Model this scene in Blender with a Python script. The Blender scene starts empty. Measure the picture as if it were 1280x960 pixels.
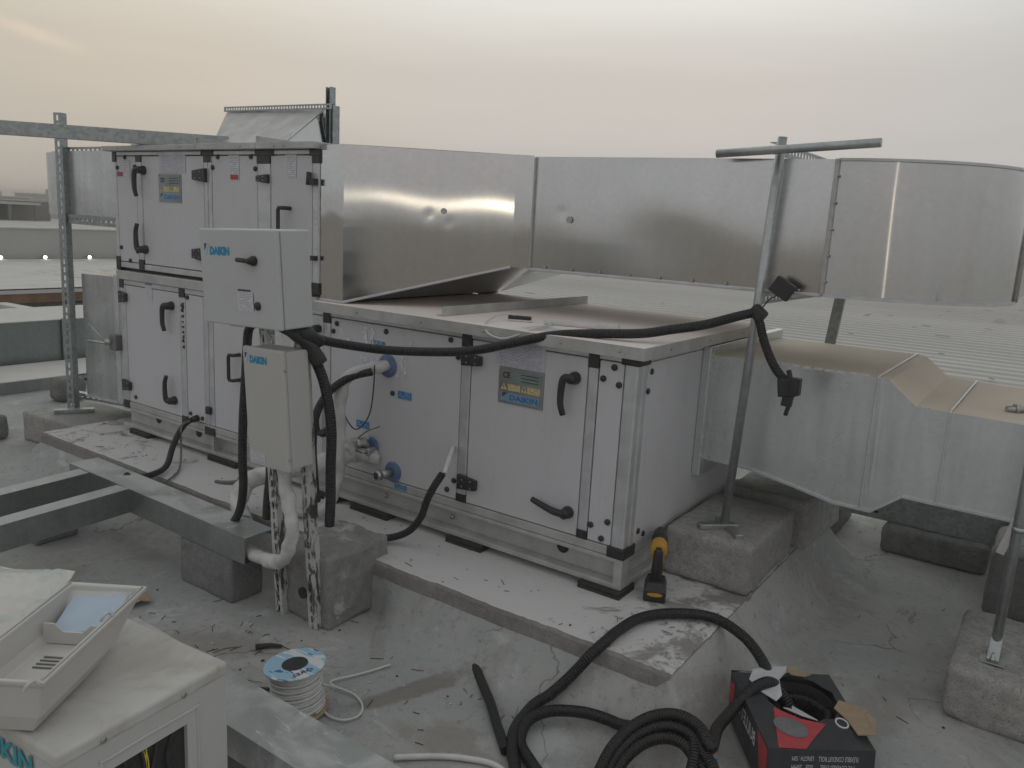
import bpy, bmesh, math, random
from mathutils import Vector, Matrix
R = math.radians
random.seed(7)
SC = bpy.context.scene
COL = SC.collection

# ------------------------------------------------------------------ camera
cam_d = bpy.data.cameras.new("camera"); cam = bpy.data.objects.new("camera", cam_d); COL.objects.link(cam)
yaw, pitch, roll = 0.604334328, 0.196615014, -0.0538399425
fwd = Vector((-math.sin(yaw)*math.cos(pitch), math.cos(yaw)*math.cos(pitch), -math.sin(pitch)))
rgt = Vector((math.cos(yaw), math.sin(yaw), 0)); dwn = fwd.cross(rgt)
r2 = rgt*math.cos(roll) + dwn*math.sin(roll); d2 = dwn*math.cos(roll) - rgt*math.sin(roll)
EYE = Vector((0, 0, 1.667))
cam.matrix_world = Matrix(((r2.x, -d2.x, -fwd.x, EYE.x), (r2.y, -d2.y, -fwd.y, EYE.y), (r2.z, -d2.z, -fwd.z, EYE.z), (0, 0, 0, 1)))
cam_d.sensor_width = 36; cam_d.lens = 1002.855/1280*36
cam_d.clip_start = 0.05; cam_d.clip_end = 4000
SC.camera = cam
# ------------------------------------------------------------------ world: dusty dusk sky
SUN_DIR = Vector((0.50, -0.866, 0.016)).normalized()      # towards the low sun, behind the camera
W = bpy.data.worlds.new("World"); SC.world = W; W.use_nodes = True
nt = W.node_tree; nt.nodes.clear()
def wn(t, **k):
    n = nt.nodes.new(t)
    for a, b in k.items(): setattr(n, a, b)
    return n
out = wn('ShaderNodeOutputWorld'); bg = wn('ShaderNodeBackground'); tc = wn('ShaderNodeTexCoord')
sky = wn('ShaderNodeTexSky', sky_type='NISHITA', sun_disc=False, sun_elevation=R(2.0),
         sun_rotation=math.atan2(SUN_DIR.x, SUN_DIR.y), air_density=1.5, dust_density=4.0)
sepw = wn('ShaderNodeSeparateXYZ'); nt.links.new(tc.outputs['Generated'], sepw.inputs[0])
elev = wn('ShaderNodeValToRGB'); nt.links.new(sepw.outputs['Z'], elev.inputs[0])
el = elev.color_ramp; el.interpolation = 'EASE'
el.elements[0].position = 0.0; el.elements[0].color = (0.50, 0.47, 0.445, 1)
el.elements[1].position = 0.50; el.elements[1].color = (1.14, 1.19, 1.12, 1)
e = el.elements.new(0.16); e.color = (0.65, 0.605, 0.555, 1)
e = el.elements.new(0.32); e.color = (0.95, 0.96, 0.89, 1)
dotn = wn('ShaderNodeVectorMath', operation='DOT_PRODUCT'); nt.links.new(tc.outputs['Generated'], dotn.inputs[0])
gd = (fwd*1002.855 + r2*(-60) + d2*(-520)).normalized(); dotn.inputs[1].default_value = gd
glow = wn('ShaderNodeMapRange', interpolation_type='SMOOTHSTEP')
nt.links.new(dotn.outputs['Value'], glow.inputs['Value'])
glow.inputs['From Min'].default_value = 0.62; glow.inputs['From Max'].default_value = 1.0
glow.inputs['To Min'].default_value = 0.0; glow.inputs['To Max'].default_value = 1.0
mul = wn('ShaderNodeMix', data_type='RGBA'); nt.links.new(elev.outputs['Color'], mul.inputs[7]); nt.links.new(glow.outputs[0], mul.inputs[0])
mul.inputs[6].default_value = (0.51, 0.515, 0.52, 1)          # dim blue grey dusk away from the glow
nsc = wn('ShaderNodeVectorMath', operation='SCALE'); nt.links.new(sky.outputs[0], nsc.inputs[0]); nsc.inputs['Scale'].default_value = 0.003
# sunset side (left): warmer; opposite side greyer
warm = wn('ShaderNodeVectorMath', operation='DOT_PRODUCT'); nt.links.new(tc.outputs['Generated'], warm.inputs[0])
warm.inputs[1].default_value = (fwd*1002.855 + r2*(-900) + d2*(-150)).normalized()
wr = wn('ShaderNodeMapRange', interpolation_type='SMOOTHSTEP'); nt.links.new(warm.outputs['Value'], wr.inputs['Value'])
wr.inputs['From Min'].default_value = 0.74; wr.inputs['From Max'].default_value = 1.0; wr.inputs['To Min'].default_value = 0.0; wr.inputs['To Max'].default_value = 1.0
wcol = wn('ShaderNodeMix', data_type='RGBA'); nt.links.new(wr.outputs[0], wcol.inputs[0]); wcol.inputs[6].default_value = (1, 1, 1, 1); wcol.inputs[7].default_value = (1.0, 0.95, 0.85, 1)
wmul = wn('ShaderNodeVectorMath', operation='MULTIPLY'); nt.links.new(mul.outputs[2], wmul.inputs[0]); nt.links.new(wcol.outputs[2], wmul.inputs[1])
# one small lit cloud streak high on the left
cdir = (fwd*1002.855 + r2*(-600) + d2*(-440)).normalized(); cax = (r2+d2*0.22).normalized(); cup = (d2-r2*0.22).normalized()
def gauss(ax, width):
    d = wn('ShaderNodeVectorMath', operation='SUBTRACT'); nt.links.new(tc.outputs['Generated'], d.inputs[0]); d.inputs[1].default_value = cdir
    p = wn('ShaderNodeVectorMath', operation='DOT_PRODUCT'); nt.links.new(d.outputs[0], p.inputs[0]); p.inputs[1].default_value = ax
    q = wn('ShaderNodeMath', operation='MULTIPLY'); nt.links.new(p.outputs['Value'], q.inputs[0]); q.inputs[1].default_value = 1/width
    a = wn('ShaderNodeMath', operation='ABSOLUTE'); nt.links.new(q.outputs[0], a.inputs[0])
    m_ = wn('ShaderNodeMapRange', interpolation_type='SMOOTHSTEP'); nt.links.new(a.outputs[0], m_.inputs['Value']); m_.inputs['From Min'].default_value = 0; m_.inputs['From Max'].default_value = 1; m_.inputs['To Min'].default_value = 1; m_.inputs['To Max'].default_value = 0
    return m_.outputs[0]
cg = wn('ShaderNodeMath', operation='MULTIPLY'); nt.links.new(gauss(cax, 0.06), cg.inputs[0]); nt.links.new(gauss(cup, 0.011), cg.inputs[1])
cmix = wn('ShaderNodeMix', data_type='RGBA'); cm2 = wn('ShaderNodeMath', operation='MULTIPLY'); nt.links.new(cg.outputs[0], cm2.inputs[0]); cm2.inputs[1].default_value = 0.35
nt.links.new(cm2.outputs[0], cmix.inputs[0]); nt.links.new(wmul.outputs[0], cmix.inputs[6]); cmix.inputs[7].default_value = (0.92, 0.74, 0.55, 1)
# thin streaks of high cloud
mapc = wn('ShaderNodeMapping'); mapc.inputs['Scale'].default_value = (1.5, 1.5, 14); nt.links.new(tc.outputs['Generated'], mapc.inputs[0])
cn = wn('ShaderNodeTexNoise'); cn.inputs['Scale'].default_value = 1.6; cn.inputs['Detail'].default_value = 4; nt.links.new(mapc.outputs[0], cn.inputs['Vector'])
cr = wn('ShaderNodeMapRange', interpolation_type='SMOOTHSTEP'); nt.links.new(cn.outputs['Fac'], cr.inputs['Value'])
cr.inputs['From Min'].default_value = 0.40; cr.inputs['From Max'].default_value = 0.75; cr.inputs['To Min'].default_value = 0.985; cr.inputs['To Max'].default_value = 1.03
mulc = wn('ShaderNodeVectorMath', operation='SCALE'); nt.links.new(cmix.outputs[2], mulc.inputs[0]); nt.links.new(cr.outputs[0], mulc.inputs['Scale'])
addw = wn('ShaderNodeVectorMath', operation='ADD'); nt.links.new(mulc.outputs[0], addw.inputs[0]); nt.links.new(nsc.outputs[0], addw.inputs[1])
nt.links.new(addw.outputs[0], bg.inputs['Color']); bg.inputs['Strength'].default_value = 1.05
nt.links.new(bg.outputs[0], out.inputs[0])
# ------------------------------------------------------------------ sun
sl = bpy.data.lights.new("sun", 'SUN'); sl.energy = 0.010; sl.angle = R(0.7); sl.color = (1.0, 0.87, 0.66)
so = bpy.data.objects.new("sun", sl); COL.objects.link(so); so.rotation_euler = SUN_DIR.to_track_quat('Z', 'Y').to_euler()
SC.view_settings.view_transform = 'Standard'; SC.view_settings.look = 'None'
SC.view_settings.exposure = -0.10; SC.view_settings.gamma = 1.0

# ------------------------------------------------------------------ materials
class NT:
    def __init__(s, name):
        s.m = bpy.data.materials.new(name); s.m.use_nodes = True; s.t = s.m.node_tree
        s.b = s.t.nodes['Principled BSDF']; s.tc = s.t.nodes.new('ShaderNodeTexCoord')
    def n(s, t, **k):
        n = s.t.nodes.new(t)
        for a, b in k.items():
            if a.startswith('i_'): n.inputs[a[2:].replace('_', ' ')].default_value = b
            else: setattr(n, a, b)
        return n
    def l(s, a, b): s.t.links.new(a, b)
    def vec(s, coord='Object', scale=(1, 1, 1), rot=(0, 0, 0)):
        m = s.n('ShaderNodeMapping'); m.inputs['Scale'].default_value = scale; m.inputs['Rotation'].default_value = rot
        s.l(s.tc.outputs[coord], m.inputs[0]); return m.outputs[0]
    def noise(s, scale, detail=4, rough=0.55, v=None, dist=0):
        n = s.n('ShaderNodeTexNoise', i_Scale=scale, i_Detail=detail, i_Roughness=rough, i_Distortion=dist)
        s.l(v if v is not None else s.tc.outputs['Object'], n.inputs['Vector']); return n.outputs['Fac']
    def rng(s, x, a, b, c=0.0, d=1.0, smooth=True):
        n = s.n('ShaderNodeMapRange', interpolation_type='SMOOTHSTEP' if smooth else 'LINEAR')
        n.inputs['From Min'].default_value = a; n.inputs['From Max'].default_value = b
        n.inputs['To Min'].default_value = c; n.inputs['To Max'].default_value = d
        s.l(x, n.inputs['Value']); return n.outputs[0]
    def math(s, op, a, b):
        n = s.n('ShaderNodeMath', operation=op)
        for i, x in enumerate((a, b)):
            if isinstance(x, (int, float)): n.inputs[i].default_value = x
            else: s.l(x, n.inputs[i])
        return n.outputs[0]
    def mix(s, f, a, b):
        n = s.n('ShaderNodeMix', data_type='RGBA')
        if isinstance(f, (int, float)): n.inputs[0].default_value = f
        else: s.l(f, n.inputs[0])
        for i, x in ((6, a), (7, b)):
            if isinstance(x, (tuple, list)): n.inputs[i].default_value = (*x[:3], 1)
            else: s.l(x, n.inputs[i])
        return n.outputs[2]
    def bump(s, h, strength=0.3, dist=0.01, prev=None):
        n = s.n('ShaderNodeBump', i_Strength=strength, i_Distance=dist); s.l(h, n.inputs['Height'])
        if prev is not None: s.l(prev, n.inputs['Normal'])
        return n.outputs['Normal']
    def set(s, color=None, rough=None, metal=None, normal=None, **k):
        for nm, x in (('Base Color', color), ('Roughness', rough), ('Metallic', metal), ('Normal', normal)):
            if x is None: continue
            if isinstance(x, (int, float)): s.b.inputs[nm].default_value = x
            elif isinstance(x, tuple): s.b.inputs[nm].default_value = (*x[:3], 1)
            else: s.l(x, s.b.inputs[nm])
        for a, b in k.items(): s.b.inputs[a.replace('_', ' ')].default_value = b
        return s.m

def paint(name, c, rough=0.45, dust=(0.42, 0.38, 0.33), amt=0.35, spec=0.4):
    t = NT(name)
    a = t.rng(t.noise(1.7, 5, 0.6), 0.42, 0.75, 0, amt)
    f = t.rng(t.noise(60, 4, 0.7, t.vec(scale=(1, 1, 0.12))), 0.55, 0.8, 0, amt*0.6)
    sp = t.rng(t.noise(240, 2, 0.5), 0.66, 0.72, 0, amt*0.8)
    col = t.mix(t.math('MAXIMUM', t.math('MAXIMUM', a, f), sp), c, tuple(x*0.35+y*0.65 for x, y in zip(c, dust)))
    nb = t.bump(t.noise(3.0, 2), 0.06, 0.02)
    nb = t.bump(t.noise(500, 2), 0.05, 0.001, nb)
    return t.set(col, t.rng(t.noise(9, 4), 0.3, 0.7, rough-0.06, rough+0.12), 0.0, nb, Specular_IOR_Level=spec)
def plain(name, c, rough=0.5, metal=0.0, var=0.25, scale=30, bump=0.15, **k):
    t = NT(name)
    col = t.mix(t.rng(t.noise(scale, 5, 0.65), 0.3, 0.75), tuple(x*(1-var) for x in c), tuple(min(1, x*(1+var)) for x in c))
    return t.set(col, t.rng(t.noise(scale*0.7, 3), 0.3, 0.7, max(0.05, rough-0.08), rough+0.1), metal, t.bump(t.noise(scale*6, 3), bump, 0.002), **k)
def sheet_metal(name, c, rough, aniso, rot, wav=0.4, spangle=0.1, dirt=0.15, warp=0.012, metal=1.0):
    t = NT(name)
    v = t.n('ShaderNodeTexVoronoi', i_Scale=55.0); t.l(t.tc.outputs['Object'], v.inputs['Vector'])
    sp = t.rng(v.outputs['Color'], 0, 1, 1-spangle, 1+spangle, False)
    streak = t.rng(t.noise(14, 3, 0.6, t.vec(scale=(1, 1, 0.08))), 0.3, 0.7, 0.985 if aniso else 0.94, 1.015 if aniso else 1.05)
    k = t.math('MULTIPLY', sp, streak)
    base = t.n('ShaderNodeVectorMath', operation='SCALE'); base.inputs[0].default_value = c; t.l(k, base.inputs['Scale'])
    d = t.rng(t.noise(2.4, 6, 0.62, dist=0.6), 0.5, 0.78, 0, dirt)
    d2_ = t.rng(t.noise(70, 5, 0.7), 0.6, 0.8, 0, dirt)
    dd = t.math('MAXIMUM', d, d2_)
    col = t.mix(dd, base.outputs[0], (0.40, 0.39, 0.37))
    rg = t.math('ADD', t.rng(t.noise(4, 4), 0.3, 0.7, rough-0.04*(0.25 if aniso else 1), rough+0.05*(0.25 if aniso else 1)), t.math('MULTIPLY', dd, 0.25))
    met = t.rng(dd, 0, 1, metal, metal*0.4)
    nb = t.bump(t.noise(1.9, 2, 0.4, t.vec(scale=(1, 1, 1.6))), wav, warp*8)
    nb = t.bump(t.noise(700, 2), 0.03, 0.0008, nb) if not aniso else nb
    if aniso:
        tg = t.n('ShaderNodeTangent', direction_type='UV_MAP'); tg.uv_map = 'uv'
        t.l(tg.outputs[0], t.b.inputs['Tangent'])
        t.b.inputs['Anisotropic'].default_value = aniso; t.b.inputs['Anisotropic Rotation'].default_value = rot
    return t.set(col, rg, met, nb)
def concrete(name, c, speck=0.5, bscale=60, bstr=0.5, light=None, patch=0.0, dark=0.55):
    t = NT(name)
    a = t.rng(t.noise(1.4, 6, 0.6, dist=0.4), 0.32, 0.7)
    b = t.rng(t.noise(26, 6, 0.7), 0.3, 0.72)
    col = t.mix(a, tuple(x*0.78 for x in c), tuple(x*1.16 for x in c))
    col = t.mix(t.math('MULTIPLY', b, speck), col, tuple(x*dark for x in c))
    sp = t.rng(t.noise(140, 3, 0.6), 0.57, 0.66, 0, min(1, speck*1.15))
    col = t.mix(sp, col, tuple(x*0.4 for x in c))
    sl_ = t.rng(t.noise(150, 3, 0.6, t.vec(rot=(1, 2, 3))), 0.64, 0.7, 0, speck*0.6)
    col = t.mix(sl_, col, tuple(min(1, x*1.7) for x in c))
    h = t.math('ADD', t.noise(bscale, 6, 0.7), t.math('MULTIPLY', t.noise(6, 4), 1.5))
    if light:
        pm = t.rng(t.noise(4.5, 8, 0.68, dist=0.5), 0.5-patch, 0.5-patch+0.10)
        chips = t.rng(t.noise(22, 7, 0.7, dist=0.3), 0.33, 0.42)
        if 'whitewash' in name:       # paint has come away mostly round the trodden right hand end
            sp_ = t.n('ShaderNodeSeparateXYZ'); t.l(t.tc.outputs['Object'], sp_.inputs[0]); wear = t.math('MINIMUM', t.rng(sp_.outputs['X'], -2.0, -1.0, 0.26, 0.0), t.rng(sp_.outputs['X'], -4.6, -3.0, 0.03, 0.26))
            pm = t.rng(t.math('ADD', t.noise(4.5, 8, 0.68, dist=0.5), wear), 0.40, 0.52); chips = t.rng(t.math('ADD', t.noise(22, 7, 0.7, dist=0.3), wear), 0.36, 0.46)
        pm = t.math('MULTIPLY', pm, chips)
        col = t.mix(pm, col, light); h = t.math('ADD', h, pm)
    return t.set(col, 0.88, 0, t.bump(h, bstr, 0.006), Specular_IOR_Level=0.2)

M = {}
t = NT('painted panel')
c = t.mix(t.rng(t.noise(1.3, 5, 0.6), 0.35, 0.75, 0, 0.35), (0.565, 0.565, 0.59), (0.49, 0.48, 0.48))
c = t.mix(t.rng(t.noise(24, 5, 0.7, t.vec(scale=(1, 1, 0.05))), 0.54, 0.78, 0, 0.4), c, (0.40, 0.385, 0.37))
c = t.mix(t.rng(t.noise(5.5, 6, 0.7, dist=1.2), 0.60, 0.72, 0, 0.35), c, (0.44, 0.425, 0.41))
c = t.mix(t.rng(t.noise(260, 2, 0.5), 0.67, 0.73, 0, 0.35), c, (0.30, 0.29, 0.28))
sm = t.rng(t.noise(4.2, 5, 0.65, dist=1.0), 0.4, 0.65, 0.34, 0.58)
M['panel'] = t.set(c, sm, 0, t.bump(t.noise(500, 2), 0.05, 0.001, t.bump(t.noise(2.4, 2), 0.10, 0.03)), Specular_IOR_Level=0.4)
M['cabinet'] = paint('cabinet paint', (0.495, 0.51, 0.51), 0.42, amt=0.25)
M['beige'] = paint('beige box paint', (0.475, 0.468, 0.45), 0.5, amt=0.25)
M['cream'] = paint('cream casing paint', (0.51, 0.51, 0.495), 0.45, amt=0.4)
M['tray'] = paint('ivory plastic', (0.54, 0.53, 0.505), 0.4, amt=0.3)
M['alu'] = plain('aluminium profile', (0.58, 0.585, 0.60), 0.45, 0.6, 0.10, 12, 0.06)
M['alu_white'] = plain('pale folded sheet', (0.46, 0.46, 0.45), 0.45, 0.25, 0.15, 8, 0.1)
M['duct'] = sheet_metal('bright duct sheet', (0.60, 0.60, 0.60), 0.095, 1.0, 0.0, wav=0.003, spangle=0.03, dirt=0.04)
M['duct_wide'] = sheet_metal('bright duct sheet wide', (0.60, 0.60, 0.60), 0.18, 1.0, 0.0, wav=0.003, spangle=0.03, dirt=0.05)
M['duct_bend'] = sheet_metal('bright duct sheet bend', (0.60, 0.60, 0.595), 0.165, 1.0, 0.25, wav=0.003, spangle=0.03, dirt=0.05)
M['galv_dark'] = sheet_metal('dark galvanised duct', (0.25, 0.29, 0.285), 0.45, 0, 0, wav=0.05, spangle=0.08, dirt=0.3)
M['duct_soft'] = sheet_metal('satin duct sheet', (0.58, 0.595, 0.605), 0.27, 0, 0, wav=0.05, spangle=0.03, dirt=0.08, metal=0.75)
M['galv'] = sheet_metal('galvanised duct sheet', (0.64, 0.66, 0.665), 0.30, 0, 0, wav=0.10, spangle=0.04, dirt=0.10, metal=0.74)
M['galv_dull'] = sheet_metal('dull galvanised steel', (0.365, 0.385, 0.39), 0.46, 0, 0, wav=0.06, spangle=0.10, dirt=0.35)
t = NT('chalky galvanised steel')
a = t.rng(t.noise(5, 7, 0.65, dist=0.6), 0.38, 0.62)
c = t.mix(a, (0.35, 0.37, 0.37), (0.47, 0.48, 0.475))
b_ = t.rng(t.noise(26, 8, 0.75, t.vec(scale=(0.35, 1.3, 1), rot=(0, 0, 0.5)), 0.8), 0.58, 0.66); c = t.mix(t.math('MULTIPLY', b_, 0.8), c, (0.66, 0.66, 0.65))
M['galv_light'] = t.set(c, t.rng(a, 0, 1, 0.42, 0.7), t.rng(a, 0, 1, 0.55, 0.15), t.bump(t.noise(60, 4), 0.08, 0.002))
M['strut'] = sheet_metal('galvanised strut', (0.34, 0.37, 0.375), 0.42, 0, 0, wav=0.05, spangle=0.2, dirt=0.2)
M['pipe'] = sheet_metal('galvanised pipe', (0.44, 0.46, 0.46), 0.42, 0, 0, wav=0.02, spangle=0.12, dirt=0.25)
def dusty(name, c1, c2, c3):
    t = NT(name)
    a = t.rng(t.noise(1.6, 5, 0.6, dist=0.5), 0.32, 0.66)
    col = t.mix(a, c1, c2)
    col = t.mix(t.rng(t.noise(7, 7, 0.7), 0.56, 0.72, 0, 0.7), col, c3)
    col = t.mix(t.rng(t.noise(90, 4, 0.7), 0.62, 0.72, 0, 0.4), col, tuple(x*0.55 for x in c1))
    return t.set(col, 0.75, 0, t.bump(t.noise(40, 5), 0.15, 0.003), Specular_IOR_Level=0.25)
M['dust_top'] = dusty('dusty sheet top', (0.80, 0.71, 0.65), (0.84, 0.80, 0.77), (0.86, 0.85, 0.83))
t = NT('dusty cream top')     # wiped and smudged dust on paint
a = t.rng(t.noise(3.2, 6, 0.6, dist=0.8), 0.36, 0.64)
c = t.mix(a, (0.54, 0.535, 0.515), (0.42, 0.40, 0.36))
c = t.mix(t.rng(t.noise(7, 7, 0.68, t.vec(scale=(1, 0.22, 1), rot=(0, 0, 0.9)), 0.6), 0.52, 0.68, 0, 0.6), c, (0.56, 0.55, 0.53))
c = t.mix(t.rng(t.noise(10, 7, 0.7, t.vec(scale=(0.3, 1.2, 1), rot=(0, 0, -0.4)), 0.8), 0.58, 0.70, 0, 0.5), c, (0.30, 0.28, 0.24))
M['dust_cream'] = t.set(c, t.rng(a, 0, 1, 0.5, 0.8), 0, t.bump(t.noise(60, 4), 0.08, 0.002), Specular_IOR_Level=0.3)
M['dust_duct'] = dusty('dusty duct top', (0.64, 0.57, 0.47), (0.60, 0.53, 0.45), (0.68, 0.64, 0.58))
M['white_dust'] = dusty('chalky dusty top', (0.54, 0.53, 0.51), (0.60, 0.59, 0.57), (0.48, 0.47, 0.45))
M['floor'] = None
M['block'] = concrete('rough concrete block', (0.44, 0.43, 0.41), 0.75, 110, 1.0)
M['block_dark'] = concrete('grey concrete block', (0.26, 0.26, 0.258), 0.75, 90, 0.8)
M['block_plaster'] = concrete('plaster splashed block', (0.33, 0.325, 0.315), 0.6, 80, 0.9, light=(0.52, 0.51, 0.50), patch=-0.06)
M['plinth_top'] = concrete('whitewashed screed', (0.30, 0.292, 0.28), 0.35, 40, 0.6, light=(0.62, 0.61, 0.605), patch=0.12)
M['plinth_edge'] = concrete('screed edge', (0.30, 0.285, 0.27), 0.5, 60, 0.7)
M['cant'] = concrete('waterproof cant', (0.47, 0.465, 0.445), 0.28, 18, 0.3, dark=0.7)
M['black'] = plain('black plastic', (0.022, 0.022, 0.024), 0.42, 0, 0.2, 40, 0.1)
M['rubber'] = plain('dark rubber', (0.035, 0.034, 0.033), 0.8, 0, 0.3, 60, 0.3)
M['grey_plastic'] = plain('grey plastic', (0.16, 0.16, 0.165), 0.5, 0, 0.15, 30, 0.1)
M['white'] = plain('white plastic', (0.62, 0.61, 0.60), 0.5, 0, 0.08, 20, 0.1)
M['core'] = plain('dark gap', (0.03, 0.03, 0.03), 0.8)
M['paper'] = plain('white label', (0.62, 0.62, 0.64), 0.5, 0, 0.06, 15, 0.03)
M['print'] = plain('black print', (0.05, 0.05, 0.06), 0.5, 0, 0.1)
M['print_soft'] = plain('faded print', (0.30, 0.30, 0.32), 0.5, 0, 0.2)
M['red'] = plain('red print', (0.42, 0.05, 0.06), 0.5, 0, 0.15)
M['yellow'] = plain('yellow label', (0.60, 0.52, 0.25), 0.5, 0, 0.1)
M['blue_sticker'] = plain('blue sticker', (0.02, 0.17, 0.42), 0.4, 0, 0.1)
M['blue_pale'] = plain('pale blue print', (0.40, 0.62, 0.74), 0.45, 0, 0.05)
M['blue_field'] = plain('logo strip', (0.20, 0.30, 0.40), 0.45, 0, 0.05)
M['teal'] = plain('teal lettering', (0.02, 0.30, 0.36), 0.45, 0, 0.05)
M['blue_logo'] = plain('logo blue', (0.01, 0.26, 0.46), 0.45, 0, 0.05)
M['plate'] = plain('metal nameplate', (0.30, 0.30, 0.30), 0.4, 0.6, 0.1, 10, 0.05)
M['screen'] = plain('green grey field', (0.20, 0.25, 0.23), 0.4, 0, 0.1)
M['tool_yellow'] = plain('tool yellow', (0.55, 0.30, 0.03), 0.5, 0, 0.12, 50, 0.1)
M['card'] = plain('cardboard', (0.34, 0.26, 0.17), 0.85, 0, 0.12, 40, 0.2)
M['card_white'] = plain('white torn card', (0.52, 0.53, 0.55), 0.8, 0, 0.08, 40, 0.2)
M['box_black'] = plain('black printed card', (0.032, 0.033, 0.038), 0.42, 0, 0.25, 9, 0.08)
M['pale_blue_card'] = plain('pale blue card', (0.42, 0.52, 0.62), 0.5, 0, 0.04, 10, 0.05)
M['foam'] = None
M['blue_grommet'] = plain('blue grey grommet', (0.10, 0.16, 0.30), 0.5, 0, 0.2)
M['zinc'] = plain('zinc fitting', (0.45, 0.45, 0.44), 0.35, 0.9, 0.1)
M['wood'] = plain('brown timber', (0.20, 0.115, 0.06), 0.8, 0, 0.3, 5, 0.3)
M['wire_yellow'] = plain('yellow wire', (0.6, 0.48, 0.05), 0.5)
M['lightwall'] = dusty('far wall render', (0.40, 0.40, 0.385), (0.42, 0.42, 0.405), (0.37, 0.37, 0.36))
M['farroof'] = dusty('far roof', (0.50, 0.50, 0.48), (0.46, 0.46, 0.45), (0.54, 0.54, 0.52))
M['farbuild'] = dusty('far building', (0.30, 0.29, 0.27), (0.36, 0.35, 0.33), (0.26, 0.25, 0.24))
M['fardark'] = plain('far dark steel', (0.17, 0.165, 0.155), 0.7)
M['earth'] = dusty('dry earth', (0.30, 0.26, 0.21), (0.34, 0.30, 0.25), (0.27, 0.24, 0.2))

t = NT('roof screed')      # greenish grey waterproof floor with worn patches, stains and cracks
a = t.rng(t.noise(1.1, 7, 0.62, dist=0.6), 0.40, 0.60)
c = t.mix(a, (0.335, 0.35, 0.345), (0.405, 0.405, 0.39))
c = t.mix(t.rng(t.noise(2.3, 7, 0.66, t.vec(rot=(0.3, 0.1, 1.2)), 0.8), 0.50, 0.62, 0, 0.7), c, (0.31, 0.295, 0.275))
c = t.mix(t.rng(t.noise(3.7, 8, 0.72, t.vec(rot=(0, 0.4, 2.2)), 1.0), 0.56, 0.66, 0, 0.7), c, (0.48, 0.49, 0.485))
c = t.mix(t.rng(t.noise(30, 6, 0.75), 0.52, 0.72, 0, 0.6), c, (0.14, 0.137, 0.128))
c = t.mix(t.rng(t.noise(9, 6, 0.7, t.vec(scale=(1, 0.25, 1), rot=(0, 0, 0.7))), 0.60, 0.72, 0, 0.6), c, (0.13, 0.122, 0.112))
def smear(c, x, y, ang, lx, ly, col, f):
    mp = t.n('ShaderNodeMapping', vector_type='TEXTURE'); mp.inputs['Location'].default_value = (x, y, 0); mp.inputs['Rotation'].default_value = (0, 0, ang); mp.inputs['Scale'].default_value = (lx, ly, 1)
    t.l(t.tc.outputs['Object'], mp.inputs[0]); ln = t.n('ShaderNodeVectorMath', operation='LENGTH'); fl = t.n('ShaderNodeVectorMath', operation='MULTIPLY'); t.l(mp.outputs[0], fl.inputs[0]); fl.inputs[1].default_value = (1, 1, 0); t.l(fl.outputs[0], ln.inputs[0])
    d = t.math('ADD', ln.outputs['Value'], t.math('MULTIPLY', t.math('SUBTRACT', t.noise(9, 6, 0.7), 0.5), 2.2))
    return t.mix(t.rng(d, 0.55, 1.1, f, 0.0), c, col)
c = smear(c, -1.74, 1.98, 1.15, .32, .055, (0.20, 0.175, 0.155), 0.75)
c = smear(c, -1.42, 1.86, 0.4, .22, .10, (0.26, 0.235, 0.21), 0.6)
c = smear(c, -1.25, 2.0, 0.9, .18, .09, (0.50, 0.51, 0.505), 0.6)
c = smear(c, -2.55, 1.72, 0.5, .35, .10, (0.235, 0.22, 0.205), 0.6)
c = smear(c, -3.0, 1.55, 0.2, .28, .09, (0.46, 0.475, 0.475), 0.6)
c = smear(c, -.35, 3.0, 1.3, .40, .12, (0.27, 0.255, 0.235), 0.55)
c = smear(c, .05, 2.5, 0.3, .30, .12, (0.46, 0.465, 0.46), 0.5)
c = t.mix(t.rng(t.noise(210, 3, 0.6), 0.62, 0.70, 0, 0.55), c, (0.13, 0.125, 0.12))
c = t.mix(t.rng(t.noise(170, 3, 0.6, t.vec(rot=(1, 1, 2))), 0.64, 0.71, 0, 0.5), c, (0.56, 0.555, 0.55))
vo = t.n('ShaderNodeTexVoronoi', feature='DISTANCE_TO_EDGE', i_Scale=0.8); t.l(t.tc.outputs['Object'], vo.inputs['Vector'])
nz = t.n('ShaderNodeTexNoise', i_Scale=3.0, i_Detail=5.0); t.l(t.tc.outputs['Object'], nz.inputs['Vector'])
wv = t.n('ShaderNodeVectorMath', operation='SCALE'); t.l(nz.outputs['Color'], wv.inputs[0]); wv.inputs['Scale'].default_value = 0.5
ad = t.n('ShaderNodeVectorMath', operation='ADD'); t.l(t.tc.outputs['Object'], ad.inputs[0]); t.l(wv.outputs[0], ad.inputs[1]); t.l(ad.outputs[0], vo.inputs['Vector'])
crack = t.math('MULTIPLY', t.rng(vo.outputs['Distance'], 0.0, 0.006, 1, 0), t.rng(t.noise(1.1, 3), 0.48, 0.6))
c = t.mix(t.math('MULTIPLY', crack, 0.7), c, (0.07, 0.065, 0.06))
h = t.math('SUBTRACT', t.math('ADD', t.noise(40, 6, 0.7), t.math('MULTIPLY', t.noise(3.7, 8, 0.7), 1.2)), crack)
M['floor'] = t.set(c, t.rng(t.noise(5, 5), 0.3, 0.7, 0.62, 0.9), 0, t.bump(h, 0.35, 0.006), Specular_IOR_Level=0.3)

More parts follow.
